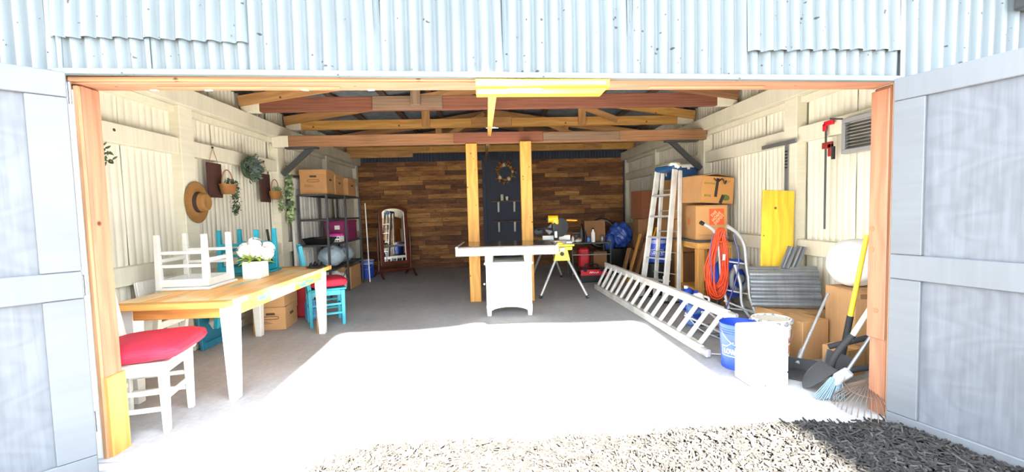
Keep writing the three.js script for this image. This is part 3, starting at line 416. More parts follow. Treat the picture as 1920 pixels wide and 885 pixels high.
{
  const o = wthing('ivy_garland', 'hanging garland of round green leaves on the corner post', 'garland', [XL + 0.1, 1.2, -4.2]), a = [], b = [], c = [];
  const pts = []; for (let i = 0; i <= 10; i++) pts.push(V(XL + 0.1 + 0.02 * Math.sin(i * 1.7), 2.1 - i * 0.085, -4.2 + 0.03 * Math.sin(i * 2.3))); part(o, 'stem', tube(pts, 0.004, 5, 40), K.leafDark);
  for (let i = 0; i < 130; i++) { const t = R() ** 0.75, w = 0.04 + 0.07 * t; const g = new THREE.CircleGeometry(rr(0.02, 0.034), 9).rotateX(rr(-0.7, 0.7)).rotateY(rr(0.0, 1.3)).translate(XL + 0.11 + rr(0, 0.06), 2.1 - 0.86 * t, -4.2 + rr(-w, w)); (i % 5 < 2 ? a : i % 5 < 4 ? b : c).push(g); }
  part(o, 'leaves', a, K.leafDark, undefined, 'stuff'); part(o, 'mid_leaves', b, K.leafMid, undefined, 'stuff'); part(o, 'pale_leaves', c, K.leafPale, undefined, 'stuff');
  const p = wthing('ivy_sprig', 'small green sprig peeking out beside the left door post', 'sprig', [XL + 0.06, 1.8, -1.1]), g = []; for (let i = 0; i < 30; i++) g.push(leafGeo(rr(0.03, 0.06), 0.018).rotateX(rr(-0.5, 1)).rotateZ(R() * 6).rotateY(1.2).translate(XL + 0.06 + rr(0, 0.05), 1.87 + rr(-0.06, 0.06), -1.1 + rr(-0.06, 0.05))); part(p, 'leaves', g, K.leafDark, undefined, 'stuff');
}
solo('black_rod', 'black rod leaning on the left wall behind the table', 'rod', rod(V(-2.86, 0, -3.4), V(-3.07, 1.17, -3.56), 0.016), K.black);
// ---------------------------------------------------------------- left: steel rack and what it holds
{
  const o = wthing('steel_rack', 'grey steel wire rack along the left wall', 'shelf', [-2.78, 0, -5.3]), xs = [-3.0, -2.57], zs = [-4.42, -5.3, -6.18];
  for (const x of xs) for (const z of zs) part(o, 'upright', box(x - 0.016, x + 0.016, 0, 1.66, z - 0.016, z + 0.016, 0.003), K.steelDark);
  for (const y of [1.64, 1.25, 0.85, 0.45]) {
    const s = part(o, 'shelf', [box(-3.0, -2.985, y, y + 0.03, -6.18, -4.42), box(-2.585, -2.57, y, y + 0.03, -6.18, -4.42), box(-3.0, -2.57, y, y + 0.03, -4.43, -4.415), box(-3.0, -2.57, y, y + 0.03, -6.19, -6.175)], K.steelDark);
    const wires = []; for (let i = 1; i < 14; i++) { const x = -3.0 + 0.43 * i / 14; wires.push(box(x - 0.003, x + 0.003, y + 0.02, y + 0.027, -6.18, -4.42, 0.001)); } if (y !== 1.25) part(s, 'wires', wires, K.steelDark);
  }
}
carton('large lidded file box at the near end of the rack top', -2.79, 1.672, -4.68, 0.4, 0.38, 0.4, 0.05, { lid: 1, name: 'file_box' }); carton('middle lidded file box on the rack top', -2.78, 1.672, -5.14, 0.36, 0.34, 0.42, 0.02, { lid: 1, name: 'file_box' }); carton('far lidded file box on the rack top', -2.76, 1.672, -5.78, 0.36, 0.32, 0.42, -0.03, { lid: 1, name: 'file_box' });
{ // black tray
  const o = wthing('black_tray', 'flared black plastic tray on the near end of the rack', 'tray', [-2.79, 0.882, -4.66]); part(o, 'tray', [lathe([[0, 0], [0.2, 0], [0.27, 0.1], [0.262, 0.1], [0.19, 0.012], [0, 0.012]], 4).rotateY(PI / 4).scale(1.05, 1, 1.1).translate(-2.79, 0.882, -4.66)], K.black);
  const c = wthing('cable_coil', 'tan coil lying in the black tray', 'cable', [-2.79, 0.9, -4.68]); part(c, 'coil', [new THREE.TorusGeometry(0.13, 0.009, 6, 30).rotateX(PI / 2).translate(-2.79, 0.945, -4.68), new THREE.TorusGeometry(0.12, 0.009, 6, 30).rotateX(PI / 2).translate(-2.79, 0.962, -4.68)], K.twig);
}
for (const [z, label] of [[-5.0, 'black and white patterned box with a pink lid, nearer one'], [-5.14, 'black and white patterned box with a pink lid, farther one']]) {
  const o = wthing('gift_box', label, 'box', [-2.68, 0.882, z], 'pink lidded boxes on the rack'); part(o, 'body', box(-2.78, -2.58, 0.882, 0.985, z - 0.06, z + 0.06), K.whitePlastic);
  const d = []; for (let i = 0; i < 12; i++) d.push(at(cyl(0.014, 0.002, 10), -2.77 + (i % 6) * 0.035, 0.905 + Math.floor(i / 6) * 0.05, z + 0.06, PI / 2)); part(o, 'pattern', d, K.black); part(o, 'lid', [blob(0.11, 0.03, 0.056, 0.5, 0.02).translate(-2.68, 0.995, z)], K.hotPink);
}
{
  const o = wthing('storage_bin', 'magenta fabric storage bin on the rack', 'bin', [-2.76, 0.882, -5.62]); part(o, 'body', box(-2.96, -2.56, 0.882, 1.22, -5.88, -5.36, 0.012), K.magenta); part(o, 'lid', box(-2.968, -2.552, 1.195, 1.235, -5.888, -5.352, 0.01), K.magenta); part(o, 'label', box(-2.79, -2.7, 1.08, 1.15, -5.361, -5.357, 0.001), K.offWhite);
  const b = wthing('plastic_bag', 'pale blue plastic bag stuffed on the middle rack shelf', 'bag', [-2.7, 0.48, -4.95]); part(b, 'sack', blob(0.2, 0.165, 0.24, 0.9, 0.035, 6, 4, 40, 26).translate(-2.72, 0.655, -4.95), K.bag); part(b, 'knot', blob(0.05, 0.04, 0.05, 1, 0.12, 6, 2).translate(-2.7, 0.82, -4.93), K.bag);
  const b2 = wthing('plastic_bag', 'smaller grey plastic bag behind the pale blue bag', 'bag', [-2.68, 0.48, -5.6]); part(b2, 'sack', blob(0.15, 0.14, 0.2, 0.9, 0.04, 7, 6, 36, 22).translate(-2.72, 0.63, -5.6), K.bag);
  const w = wthing('plastic_bag', 'white plastic bag slumped on the floor below the rack', 'bag', [-2.66, 0, -4.85]); part(w, 'sack', blob(0.2, 0.2, 0.26, 0.85, 0.05, 5, 8, 44, 28).translate(-2.7, 0.205, -4.9), K.bagWhite); part(w, 'strap', tube([V(-2.5, 0.3, -4.8), V(-2.46, 0.42, -4.85), V(-2.5, 0.34, -4.98), V(-2.47, 0.2, -5.0)], 0.008, 6), K.steelDark);
  const p = solo('white_pole', 'thin white pole standing between the rack and the mirror', 'pole', rod(V(-2.45, 0, -6.22), V(-2.5, 1.55, -6.3), 0.011), K.whitePlastic);
}
carton('brown cardboard box on the floor at the far end of the rack', -2.72, 0, -5.75, 0.3, 0.4, 0.6, 0, { m: K.cardPale, open: 1 });
function bucket(label, pos, turn, m, rim, o = {}) {
  const b = thing('bucket', label, 'bucket', pos, turn), h = 0.37;
  part(b, 'shell', lathe([[0, 0.004], [0.12, 0.004], [0.13, 0], [0.133, 0.004], [0.148, h], [0.144, h], [0.128, 0.012], [0, 0.012]], 40), m);
  part(b, 'rim', [0.965, 0.90, 0.85, 0.8].map((k, i) => new THREE.TorusGeometry(0.147 - (1 - k) * 0.014, i ? 0.004 : 0.006, 6, 40).rotateX(PI / 2).translate(0, h * k + (i ? 0 : 0.012), 0)), rim);
  if (o.label) part(b, 'label', new THREE.CylinderGeometry(0.1425, 0.1375, 0.16, 40, 1, true, o.from ?? -0.9, 1.8).translate(0, 0.17, 0), o.label);
  const hs = []; for (let i = 0; i <= 16; i++) { const a = PI * i / 16; hs.push(V(0.152 * Math.cos(a), h * 0.86 - (o.up ? -1 : 1) * 0.17 * Math.sin(a) * 0.75, 0.152 * Math.sin(a) * 0.8 + 0.03)); } part(b, 'handle', tube(hs, 0.0025, 6, 40), K.chrome);
  return b;
}
const lowes = M('#ffffff', 0.45, { map: canvasTex(1024, 512, (g, w, h) => { g.fillStyle = '#2148b8'; g.fillRect(0, 0, w, h); g.strokeStyle = '#ffffff'; g.lineWidth = 16; g.lineJoin = 'round'; g.beginPath(); g.moveTo(110, 440); g.lineTo(110, 190); g.lineTo(300, 190); g.lineTo(512, 60); g.lineTo(724, 190); g.lineTo(914, 190); g.lineTo(914, 440); g.closePath(); g.stroke(); g.fillStyle = '#fff'; g.font = 'bold 190px sans-serif'; g.textAlign = 'center'; g.textBaseline = 'middle'; g.fillText("LOWE'S", 512, 320, 740); }) });
bucket('small blue bucket on the floor by the mirror', [-2.66, 0, -6.8], 0, K.blue, K.whitePlastic);
{ const o = wthing('sandals', 'black strappy sandals on the far corner of the farm table', 'shoe', [-2.02, 0.755, -2.5]); for (const dx of [-0.06, 0.06]) { const so = blob(0.045, 0.012, 0.11, 0.8, 0).rotateY(1.1).translate(-2.03, 0.768, -2.48 + dx); part(o, 'sole', so, K.black); part(o, 'strap', tube([V(-2.09, 0.775, -2.5 + dx), V(-2.06, 0.815, -2.48 + dx), V(-2.03, 0.775, -2.44 + dx)], 0.008, 6), K.blackGloss); part(o, 'strap', tube([V(-2.02, 0.775, -2.53 + dx), V(-2.0, 0.81, -2.5 + dx), V(-1.98, 0.775, -2.46 + dx)], 0.008, 6), K.blackGloss); } }
{ const o = wthing('patterned_bag', 'red and blue patterned shopping bag behind the turquoise chair', 'bag', [-2.6, 0, -3.45]); const t = canvasTex(256, 256, (g) => { g.fillStyle = '#e4e4e6'; g.fillRect(0, 0, 256, 256); for (let i = 0; i < 8; i++) { g.fillStyle = ['#b8323e', '#3b7fc0', '#8a8a90'][i % 3]; g.fillRect(0, i * 32, 256, 15); g.fillRect(i * 32, 0, 6, 256); } }); part(o, 'bag', box(-2.75, -2.4, 0, 0.42, -3.6, -3.32, 0.02), M('#fff', 0.6, { map: t })); part(o, 'handle', tube([V(-2.65, 0.41, -3.32), V(-2.62, 0.54, -3.33), V(-2.53, 0.54, -3.33), V(-2.5, 0.41, -3.32)], 0.01, 6), K.red); const j = wthing('water_pack', 'blue and white bottle pack standing beside the file boxes', 'bottles', [-2.42, 0, -3.22]); for (const [dx, dz] of [[-0.04, 0], [0.04, 0.01], [0, 0.08]]) { const b = part(j, 'bottle', lathe([[0, 0], [0.034, 0], [0.036, 0.02], [0.036, 0.2], [0.014, 0.25], [0.014, 0.27], [0, 0.27]], 16).translate(-2.42 + dx, 0, -3.24 + dz), K.bluePale); part(b, 'cap', at(cyl(0.015, 0.018, 12), -2.42 + dx, 0.27, -3.24 + dz), K.whitePlastic); } }
// white panelled doors stored behind the rack
function storedDoor(label, z0, z1) {
  const w = z1 - z0, o = thing('panel_door', label, 'door', [-3.055, 0, (z0 + z1) / 2], PI / 2); o.rotation.set(-0.012, PI / 2, 0, 'YXZ'); part(o, 'slab', box(-w / 2, w / 2, 0, 1.93, -0.018, 0, 0.003), K.white);
  const st = (a, b, c, d) => part(o, 'frame', box(a, b, c, d, 0, 0.014), K.white); st(-w / 2, -w / 2 + 0.1, 0, 1.93); st(w / 2 - 0.1, w / 2, 0, 1.93); st(-0.05, 0.05, 0.2, 1.8); for (const [a, b] of [[0, 0.2], [0.78, 0.92], [1.8, 1.93]]) st(-w / 2 + 0.1, w / 2 - 0.1, a, b);
  for (const s of [-1, 1]) for (const [a, b] of [[0.24, 0.74], [0.96, 1.76]]) part(o, 'raised_panel', box(s > 0 ? 0.08 : -w / 2 + 0.13, s > 0 ? w / 2 - 0.13 : -0.08, a, b, 0, 0.009, 0.006), K.white);
}
storedDoor('white panelled door stored behind the near half of the rack', -5.12, -4.36); storedDoor('white panelled door stored behind the far half of the rack', -5.95, -5.17); storedDoor('white panelled door stored in the corner beyond the rack', -6.98, -6.28);
{ // cheval mirror
  const o = thing('standing_mirror', 'mahogany cheval mirror with an arched glass', 'mirror', [-2.07, 0, -6.8], 0.6);
  const arch = (w, y0, y1, r) => { const p = [[-w, y0], [w, y0], [w, y1]]; for (let i = 1; i < 16; i++) { const a = PI * i / 16; p.push([w * Math.cos(a), y1 + r * Math.sin(a)]); } p.push([-w, y1]); return p; };
  const fr = new THREE.Shape(arch(0.31, 0.26, 1.37, 0.12).map(([x, y]) => new THREE.Vector2(x, y))), hole = new THREE.Path(arch(0.245, 0.33, 1.35, 0.095).map(([x, y]) => new THREE.Vector2(x, y))); fr.holes.push(hole);
  const tilt = new THREE.Group(); const G = (g) => g.translate(0, -0.8, 0).rotateX(-0.05).translate(0, 0.8, 0);
  part(o, 'frame', G(new THREE.ExtrudeGeometry(fr, { depth: 0.03, bevelEnabled: true, bevelSize: 0.006, bevelThickness: 0.006, bevelSegments: 2 }).translate(0, 0, -0.015)), K.mahogany); part(o, 'glass', G(extrude(arch(0.25, 0.325, 1.35, 0.1), 0.004, 0).translate(0, 0, 0.0)), K.mirror);
  for (const s of [-1, 1]) { part(o, 'upright', lathe([[0, 0.1], [0.022, 0.1], [0.024, 0.2], [0.016, 0.24], [0.02, 0.3], [0.018, 0.85], [0.022, 0.9], [0.012, 0.96], [0.02, 1.0], [0, 1.03]], 14).translate(s * 0.355, 0, 0), K.mahogany); for (const q of [-1, 1]) part(o, 'foot', tube([V(s * 0.355, 0.14, 0), V(s * 0.355, 0.15, q * 0.1), V(s * 0.355, 0.06, q * 0.2), V(s * 0.355, 0.025, q * 0.26)], 0.024, 8, 20), K.mahogany); }
  part(o, 'cross_bar', box(-0.345, 0.345, 0.12, 0.19, -0.03, 0.03, 0.01), K.mahogany);
}

// ---------------------------------------------------------------- centre right: mitre saw on its stand, work table
{
  const o = wthing('mitre_saw_stand', 'yellow topped folding saw stand with pale tubular legs', 'stand', [1.02, 0, -4.9]);
  part(o, 'beam', box(0.98, 1.06, 0.7, 0.76, -6.0, -4.0), K.alu);
  for (const z of [-4.1, -5.75]) { part(o, 'leg_bracket', [extrude([[-0.12, 0], [0.12, 0], [0.08, 0.16], [-0.08, 0.16]], 0.1, 0.006).translate(1.02, 0.56, z - 0.05), box(0.86, 1.18, 0.715, 0.77, z - 0.06, z + 0.06, 0.01)], K.yellowStand); part(o, 'lever', at(cyl(0.03, 0.03, 14), 1.02, 0.66, z + 0.05, PI / 2), K.black); }
  for (const [x0, x1, z0, z1] of [[0.95, 0.667, -4.1, -3.98], [1.09, 1.369, -4.1, -3.87], [0.95, 0.94 - 0.2, -5.75, -6.02], [1.09, 1.33, -5.75, -5.98]]) { const l = part(o, 'leg', rod(V(x0, 0.62, z0), V(x1, 0.02, z1), 0.02, 0.02, 14), K.alu); part(l, 'foot', rod(V(x1 + (x0 - x1) * 0.05, 0.045, z1 + (z0 - z1) * 0.05), V(x1, 0.0, z1), 0.027, 0.024, 14), K.rubber); }
  for (const z of [-4.115, -4.415]) part(o, 'mount', box(0.8, 1.22, 0.77, 0.8, z - 0.035, z + 0.035), K.yellowStand);
  const w = wthing('mitre_saw', 'yellow and grey mitre saw on the folding stand', 'saw', [1.0, 0.8, -4.25]);
  part(w, 'base', [box(0.76, 1.2, 0.8, 0.85, -4.4, -4.12, 0.012), at(cyl(0.15, 0.055, 28), 0.98, 0.805, -4.2)], K.alu); part(w, 'fence', [box(0.76, 0.94, 0.85, 0.93, -4.33, -4.3), box(1.02, 1.2, 0.85, 0.93, -4.33, -4.3)], K.alu); part(w, 'mitre_arm', box(0.93, 1.03, 0.8, 0.845, -4.14, -3.98, 0.012), K.yellowSaw);
  part(w, 'blade_guard', at(lathe([[0, -0.03], [0.135, -0.03], [0.15, -0.02], [0.15, 0.02], [0.135, 0.03], [0, 0.03]], 36), 1.03, 1.06, -4.24, PI / 2, 0.5), K.bladeGuard); part(w, 'lower_guard', at(lathe([[0.03, -0.036], [0.125, -0.036], [0.125, -0.03], [0.03, -0.03]], 36), 1.035, 1.05, -4.24, PI / 2, 0.5), P('#a9aa9c', 0.25, { transmission: 0.3, thickness: 0 }));
  part(w, 'blade', at(lathe([[0, -0.042], [0.127, -0.042], [0.127, -0.039], [0, -0.039]], 48), 1.037, 1.04, -4.238, PI / 2, 0.5), K.chrome);
  const mo = part(w, 'motor', [at(cyl(0.055, 0.15, 24), 0.99, 1.19, -4.22, 0, 0, PI / 2), box(0.9, 1.0, 1.1, 1.2, -4.28, -4.16, 0.02)], K.yellowSaw); part(mo, 'motor_cap', at(cyl(0.05, 0.03, 24), 0.845, 1.19, -4.22, 0, 0, PI / 2), K.black);
  part(w, 'arm', [bar(V(0.95, 0.86, -4.42), V(0.97, 1.14, -4.3), 0.09, 0.07, 0.01), bar(V(0.82, 0.98, -4.26), V(0.96, 1.1, -4.26), 0.12, 0.05, 0.01)], K.greySaw);
  part(w, 'handle', tube([V(0.9, 1.03, -4.16), V(0.8, 1.05, -4.12), V(0.72, 1.05, -4.14), V(0.68, 1.03, -4.18)], 0.018, 8), K.black); part(w, 'dust_bag', blob(0.1, 0.07, 0.08, 0.8, 0.04).translate(0.7, 1.0, -4.34), K.steelDark);
  part(w, 'carry_handle', at(cb(0.17, 0.025, 0.03, 0.01), 1.22, 1.16, -4.26, 0, 0, -0.06), M('#f0a11a', 0.4)); part(w, 'trigger_guard', box(0.93, 0.97, 0.9, 1.0, -4.18, -4.15), K.whitePlastic);
}
{
  const o = wthing('work_table', 'dark folding work table behind the mitre saw', 'table', [1.83, 0, -5.85]);
  part(o, 'top', box(1.45, 2.22, 0.672, 0.7, -6.12, -5.58), K.steelDark); part(o, 'crossbar', [box(1.47, 2.2, 0.46, 0.48, -5.6, -5.585), box(1.47, 2.2, 0.1, 0.125, -5.6, -5.585)], K.galv);
  for (const x of [1.475, 2.2]) for (const z of [-5.6, -6.1]) part(o, 'leg', box(x - 0.012, x + 0.012, 0, 0.672, z - 0.012, z + 0.012), K.steelDark);
  carton('open cardboard box on the dark work table', 1.95, 0.701, -5.93, 0.4, 0.4, 0.3, 0, { open: 1, m: K.cardDark });
  const can = (name, label, x, z, r, h, m, cap) => { const c = wthing(name, label, name.split('_').pop(), [x, 0.701, z]); part(c, 'body', lathe([[0, 0], [r, 0], [r, h * 0.72], [r * 0.45, h * 0.86], [r * 0.4, h], [0, h]], 16).translate(x, 0.701, z), m); if (cap) part(c, 'cap', at(cyl(r * 0.5, h * 0.12, 12), x, 0.701 + h, z), cap); };
  can('spray_bottle', 'white spray bottle at the front of the work table', 1.88, -5.64, 0.04, 0.24, K.whitePlastic, K.black); can('glue_bottle', 'small white bottle on the left of the work table', 1.5, -5.68, 0.03, 0.12, K.whitePlastic, K.red); can('spray_can', 'black spray can on the work table', 1.74, -5.66, 0.03, 0.2, K.black, K.steelDark); can('thermos_bottle', 'dark slim bottle left of the cardboard box', 1.7, -5.82, 0.035, 0.3, K.steelDark, K.black); can('paint_can', 'blue can on the work table', 1.8, -5.7, 0.045, 0.1, K.bluePale); can('jar_lamp', 'small grey jar on the right of the work table', 2.06, -5.66, 0.04, 0.12, K.galv, K.steelDark);
  const g = wthing('work_gloves', 'pale work gloves heaped on the work table', 'gloves', [1.6, 0.701, -5.7]); part(g, 'glove', blob(0.07, 0.03, 0.05, 0.9, 0.08).translate(1.6, 0.731, -5.68), K.offWhite); part(g, 'glove', blob(0.06, 0.03, 0.06, 0.9, 0.1, 5, 4).translate(1.63, 0.741, -5.78), K.petalCream);
  const dr = wthing('cordless_drill', 'black and grey power tool on the work table', 'drill', [1.62, 0.701, -5.92]); part(dr, 'body', [rod(V(1.54, 0.86, -5.92), V(1.72, 0.86, -5.9), 0.035), bar(V(1.62, 0.84, -5.92), V(1.6, 0.74, -5.92), 0.05, 0.04)], K.steelDark); part(dr, 'battery', box(1.55, 0.66 + 1, 0.701, 0.745, -5.96, -5.88), K.black);
  const r = wthing('gas_can', 'tall red canister under the work table', 'canister', [1.74, 0, -5.85]); part(r, 'body', box(1.64, 1.84, 0, 0.58, -5.95, -5.78, 0.03), K.red); part(r, 'cap', at(cyl(0.025, 0.04, 14), 1.74, 0.58, -5.86), K.black);
  carton('small cardboard box under the right of the work table', 2.04, 0, -5.9, 0.26, 0.5, 0.3, 0, { m: K.cardDark });
  const tb = wthing('tool_box', 'black tool box with a red front under the work table', 'toolbox', [1.78, 0, -5.35]); part(tb, 'body', box(1.54, 2.03, 0, 0.17, -5.54, -5.25, 0.015), K.black); part(tb, 'drawer_front', box(1.55, 2.02, 0.13, 0.235, -5.245, -5.225, 0.01), K.redTool);
  part(tb, 'lid', box(1.56, 2.01, 0.171, 0.26, -5.54, -5.25, 0.02), K.blackGloss); part(tb, 'latch', [box(1.6, 1.66, 0.2, 0.265, -5.245, -5.215), box(1.9, 1.96, 0.2, 0.265, -5.245, -5.215)], K.rubber); part(tb, 'handle', tube([V(1.65, 0.255, -5.4), V(1.66, 0.3, -5.4), V(1.9, 0.3, -5.4), V(1.91, 0.255, -5.4)], 0.012, 8), K.black);
  part(tb, 'script_logo', tube([V(1.71, 0.17, -5.22), V(1.73, 0.2, -5.22), V(1.745, 0.172, -5.22), V(1.765, 0.2, -5.22), V(1.785, 0.172, -5.22), V(1.81, 0.19, -5.22), V(1.835, 0.172, -5.22), V(1.86, 0.198, -5.22), V(1.87, 0.175, -5.22)], 0.005, 5, 50), K.whitePlastic);
}
{ // bin with a blue tarp, wheel behind
  const b = wthing('black_bin', 'black plastic bin under the blue tarp', 'bin', [2.5, 0, -6.3]); part(b, 'body', lathe([[0, 0], [0.3, 0], [0.36, 0.5], [0.37, 0.52], [0.345, 0.52], [0.29, 0.02], [0, 0.02]], 4).rotateY(PI / 4).translate(2.5, 0, -6.3), K.black);
  const t = wthing('blue_tarp', 'crumpled blue tarp heaped on the black bin', 'tarp', [2.5, 0.5, -6.25]); part(t, 'cloth', [blob(0.24, 0.24, 0.22, 1, 0.09, 6, 2, 44, 30).translate(2.58, 0.78, -6.25), blob(0.11, 0.17, 0.1, 1, 0.1, 6, 5).translate(2.32, 0.66, -6.12)], K.tarp);
  const w = wthing('bicycle_wheel', 'bicycle wheel leaning in the back corner behind the tarp', 'wheel', [2.42, 0.43, -7.12]); const c = V(2.42, 0.773, -7.12); part(w, 'rim', new THREE.TorusGeometry(0.3, 0.011, 8, 44).translate(c.x, c.y, c.z), K.alu); part(w, 'tyre', new THREE.TorusGeometry(0.325, 0.018, 8, 44).translate(c.x, c.y, c.z), K.rubber); part(w, 'hub', at(cyl(0.02, 0.08, 12), c.x, c.y, c.z - 0.04, PI / 2), K.chrome); part(w, 'spokes', Array.from({ length: 18 }, (_, i) => rod(c.clone(), V(c.x + 0.3 * Math.cos(i * PI / 9), c.y + 0.3 * Math.sin(i * PI / 9), c.z), 0.002, 0.002, 5)), K.chrome);
  carton('large cardboard box on the floor in the back right corner', 2.5, 0, -7.2, 0.9, 0.42, 0.5, 0.05, { m: K.cardDark });
}
// boards leaning beside the cartons
[[2.16, -4.86, 2.38, 0.62, -5.05, 0.1, K.oldBoardPale, 'short pale board leaning beside the ladder end'], [2.3, -4.95, 2.6, 0.86, -5.1, 0.06, K.pine, 'narrow yellow pine board leaning among the old boards'], [2.4, -5.0, 2.86, 1.1, -5.22, 0.11, K.oldBoard, 'wide brown board leaning, left of the stickered board'], [2.52, -4.95, 2.97, 1.12, -5.15, 0.11, K.oldBoard, 'brown board with a yellow sticker leaning by the step ladder'], [2.36, -4.78, 2.62, 0.72, -4.9, 0.09, K.brownBeam, 'shorter brown board leaning low in front of the others']].forEach(([x0, z0, x1, y1, z1, w, m, label], i) => {
  const o = wthing('leaning_board', label, 'board', [x0, 0, z0]), p = V(x0, 0.012, z0), q = V(x1, y1, z1); part(o, 'plank', bar(p, q, 0.025, w, 0.003, V(-1, 0.3, 0.25)), m); if (i === 3) part(o, 'sticker', bar(p.clone().lerp(q, 0.68), p.clone().lerp(q, 0.86), 0.029, 0.05, 0.001, V(-1, 0.3, 0.25)), K.yellowSaw);
});
solo('garden_hose', 'green and grey hose coiled at the foot of the leaning boards', 'hose', [0, 1, 2, 3].map((k) => new THREE.TorusGeometry(0.13 - 0.012 * k, 0.013, 8, 36).rotateX(PI / 2 - 0.5).translate(2.55 + 0.01 * k, 0.12 + 0.028 * k, -4.5)), K.leafMid);
// ---------------------------------------------------------------- right: cartons, cooler, bench, ladders
carton('bottom carton of the stack behind the leaning boards', 2.86, 0, -5.5, 0.5, 0.55, 0.45, 0.1, { m: K.cardDark }); carton('middle carton of the stack behind the leaning boards', 2.88, 0.563, -5.5, 0.46, 0.55, 0.42, -0.08, { m: K.cardDark }); carton('top carton of the stack behind the step ladder', 2.9, 1.126, -5.5, 0.5, 0.5, 0.42, 0.15, { m: M('#8a5438', 0.85, { map: T.card }) });
carton('hidden lower carton under the blue cooler', 2.98, 0, -4.3, 0.45, 0.62, 0.55, 0, { m: K.cardDark }); carton('middle carton under the blue cooler', 2.98, 0.633, -4.3, 0.44, 0.5, 0.52, 0.03, { m: K.card }); carton('tall carton directly under the blue cooler', 2.97, 1.146, -4.3, 0.46, 0.6, 0.52, -0.03, { m: K.card });
{ const o = wthing('drink_cooler', 'blue cooler with a white lid on the carton stack', 'cooler', [2.93, 1.76, -4.3]); part(o, 'body', at(cb(0.5, 0.17, 0.34, 0.02, (t) => 0.93 + 0.07 * t), 2.93, 1.843, -4.3), K.blueCooler); part(o, 'lid', box(2.67, 3.18, 1.928, 1.98, -4.48, -4.12, 0.018), K.whitePlastic); for (const x of [2.8, 3.0]) part(o, 'hinge', box(x, x + 0.04, 1.9, 1.95, -4.125, -4.105), K.whitePlastic); part(o, 'handle', tube([V(2.7, 1.91, -4.12), V(2.66, 1.85, -4.1), V(2.67, 1.8, -4.12)], 0.009, 6), K.whitePlastic); }
{ // bench with wooden legs
  const o = wthing('work_bench', 'wooden work bench with a dark edged top under the cartons', 'bench', [2.93, 0, -3.45]);
  part(o, 'top', box(2.64, 3.14, 0.85, 0.875, -3.85, -3.06, 0.006), M('#3c4444', 0.5)); part(o, 'apron', [box(2.67, 3.12, 0.765, 0.85, -3.1, -3.075), box(2.67, 2.695, 0.765, 0.85, -3.83, -3.1), box(3.095, 3.12, 0.765, 0.85, -3.83, -3.1), box(2.67, 3.12, 0.765, 0.85, -3.83, -3.805)], K.pine);
  for (const x of [2.71, 3.08]) for (const z of [-3.13, -3.77]) part(o, 'leg', box(x - 0.045, x + 0.045, 0, 0.764, z - 0.045, z + 0.045), K.pine); part(o, 'lower_shelf', box(2.67, 3.12, 0.2, 0.222, -3.72, -3.18), K.pine);
}
{
  const hd = M('#ffffff', 0.85, { map: canvasTex(512, 512, (g) => { g.fillStyle = '#b98a58'; g.fillRect(0, 0, 512, 512); g.fillStyle = '#d9572a'; g.fillRect(215, 40, 250, 250); g.save(); g.translate(340, 165); g.rotate(-0.78); g.fillStyle = '#d9b48a'; g.font = 'bold 66px sans-serif'; g.textAlign = 'center'; g.fillText('THE', 0, -44); g.fillText('HOME', 0, 18); g.fillText('DEPOT', 0, 80); g.restore(); g.fillStyle = '#6b4a2c'; g.fillRect(40, 440, 420, 5); g.fillRect(40, 455, 300, 4); }) });
  const c = carton('square carton with an orange print on the work bench', 2.92, 0.876, -3.42, 0.42, 0.46, 0.5, -0.1, { m: K.card }); part(c, 'printed_face', new THREE.PlaneGeometry(0.4, 0.44).translate(0, 0.23, 0.2515), hd); part(c, 'side_print', [box(-0.2115, -0.2105, 0.2, 0.3, -0.05, 0.05, 0.0003)], M('#b5622f', 0.85));
  const pr = M('#ffffff', 0.85, { map: canvasTex(512, 512, (g) => { g.fillStyle = '#c08a4e'; g.fillRect(0, 0, 512, 512); g.fillStyle = '#55652f'; g.beginPath(); g.ellipse(390, 400, 70, 60, 0.3, 0, 7); g.fill(); g.font = 'bold 44px sans-serif'; g.fillText('MOVING', 30, 150); g.fillStyle = '#3e6b2f'; g.font = 'bold 56px sans-serif'; g.fillText('BOX', 40, 400); g.fillStyle = '#7a5730'; for (let i = 0; i < 5; i++) g.fillRect(300, 60 + i * 18, 170 - i * 20, 5); }) });
  const d = carton('crooked taped carton on top of the square carton', 2.93, 1.36, -3.42, 0.52, 0.36, 0.46, 0.22, { m: K.card, open: 1 }); d.rotation.set(0, 0.22, -0.07, 'YXZ'); d.position.y = 1.362; part(d, 'printed_face', new THREE.PlaneGeometry(0.5, 0.34).translate(0, 0.18, 0.2315), pr); part(d, 'tape_strip', [at(cb(0.045, 0.25, 0.003, 0.001), -0.02, 0.21, 0.2335, 0, 0, -0.1), at(cb(0.05, 0.12, 0.003, 0.001), 0.07, 0.06, 0.2335, 0, 0, -0.4)], K.tape);
  part(d, 'flap', at(cb(0.26, 0.005, 0.44, 0.001), -0.13, 0.385, 0, 0, 0, 0.2), K.card); part(d, 'flap', at(cb(0.26, 0.005, 0.44, 0.001), 0.135, 0.378, 0, 0, 0, -0.12), K.card);
  part(d, 'torn_tape', tube([V(-0.08, 0.33, 0.235), V(-0.02, 0.29, 0.25), V(0.05, 0.33, 0.245), V(0.1, 0.27, 0.245), V(0.12, 0.31, 0.24)], 0.009, 5), K.tape);
}
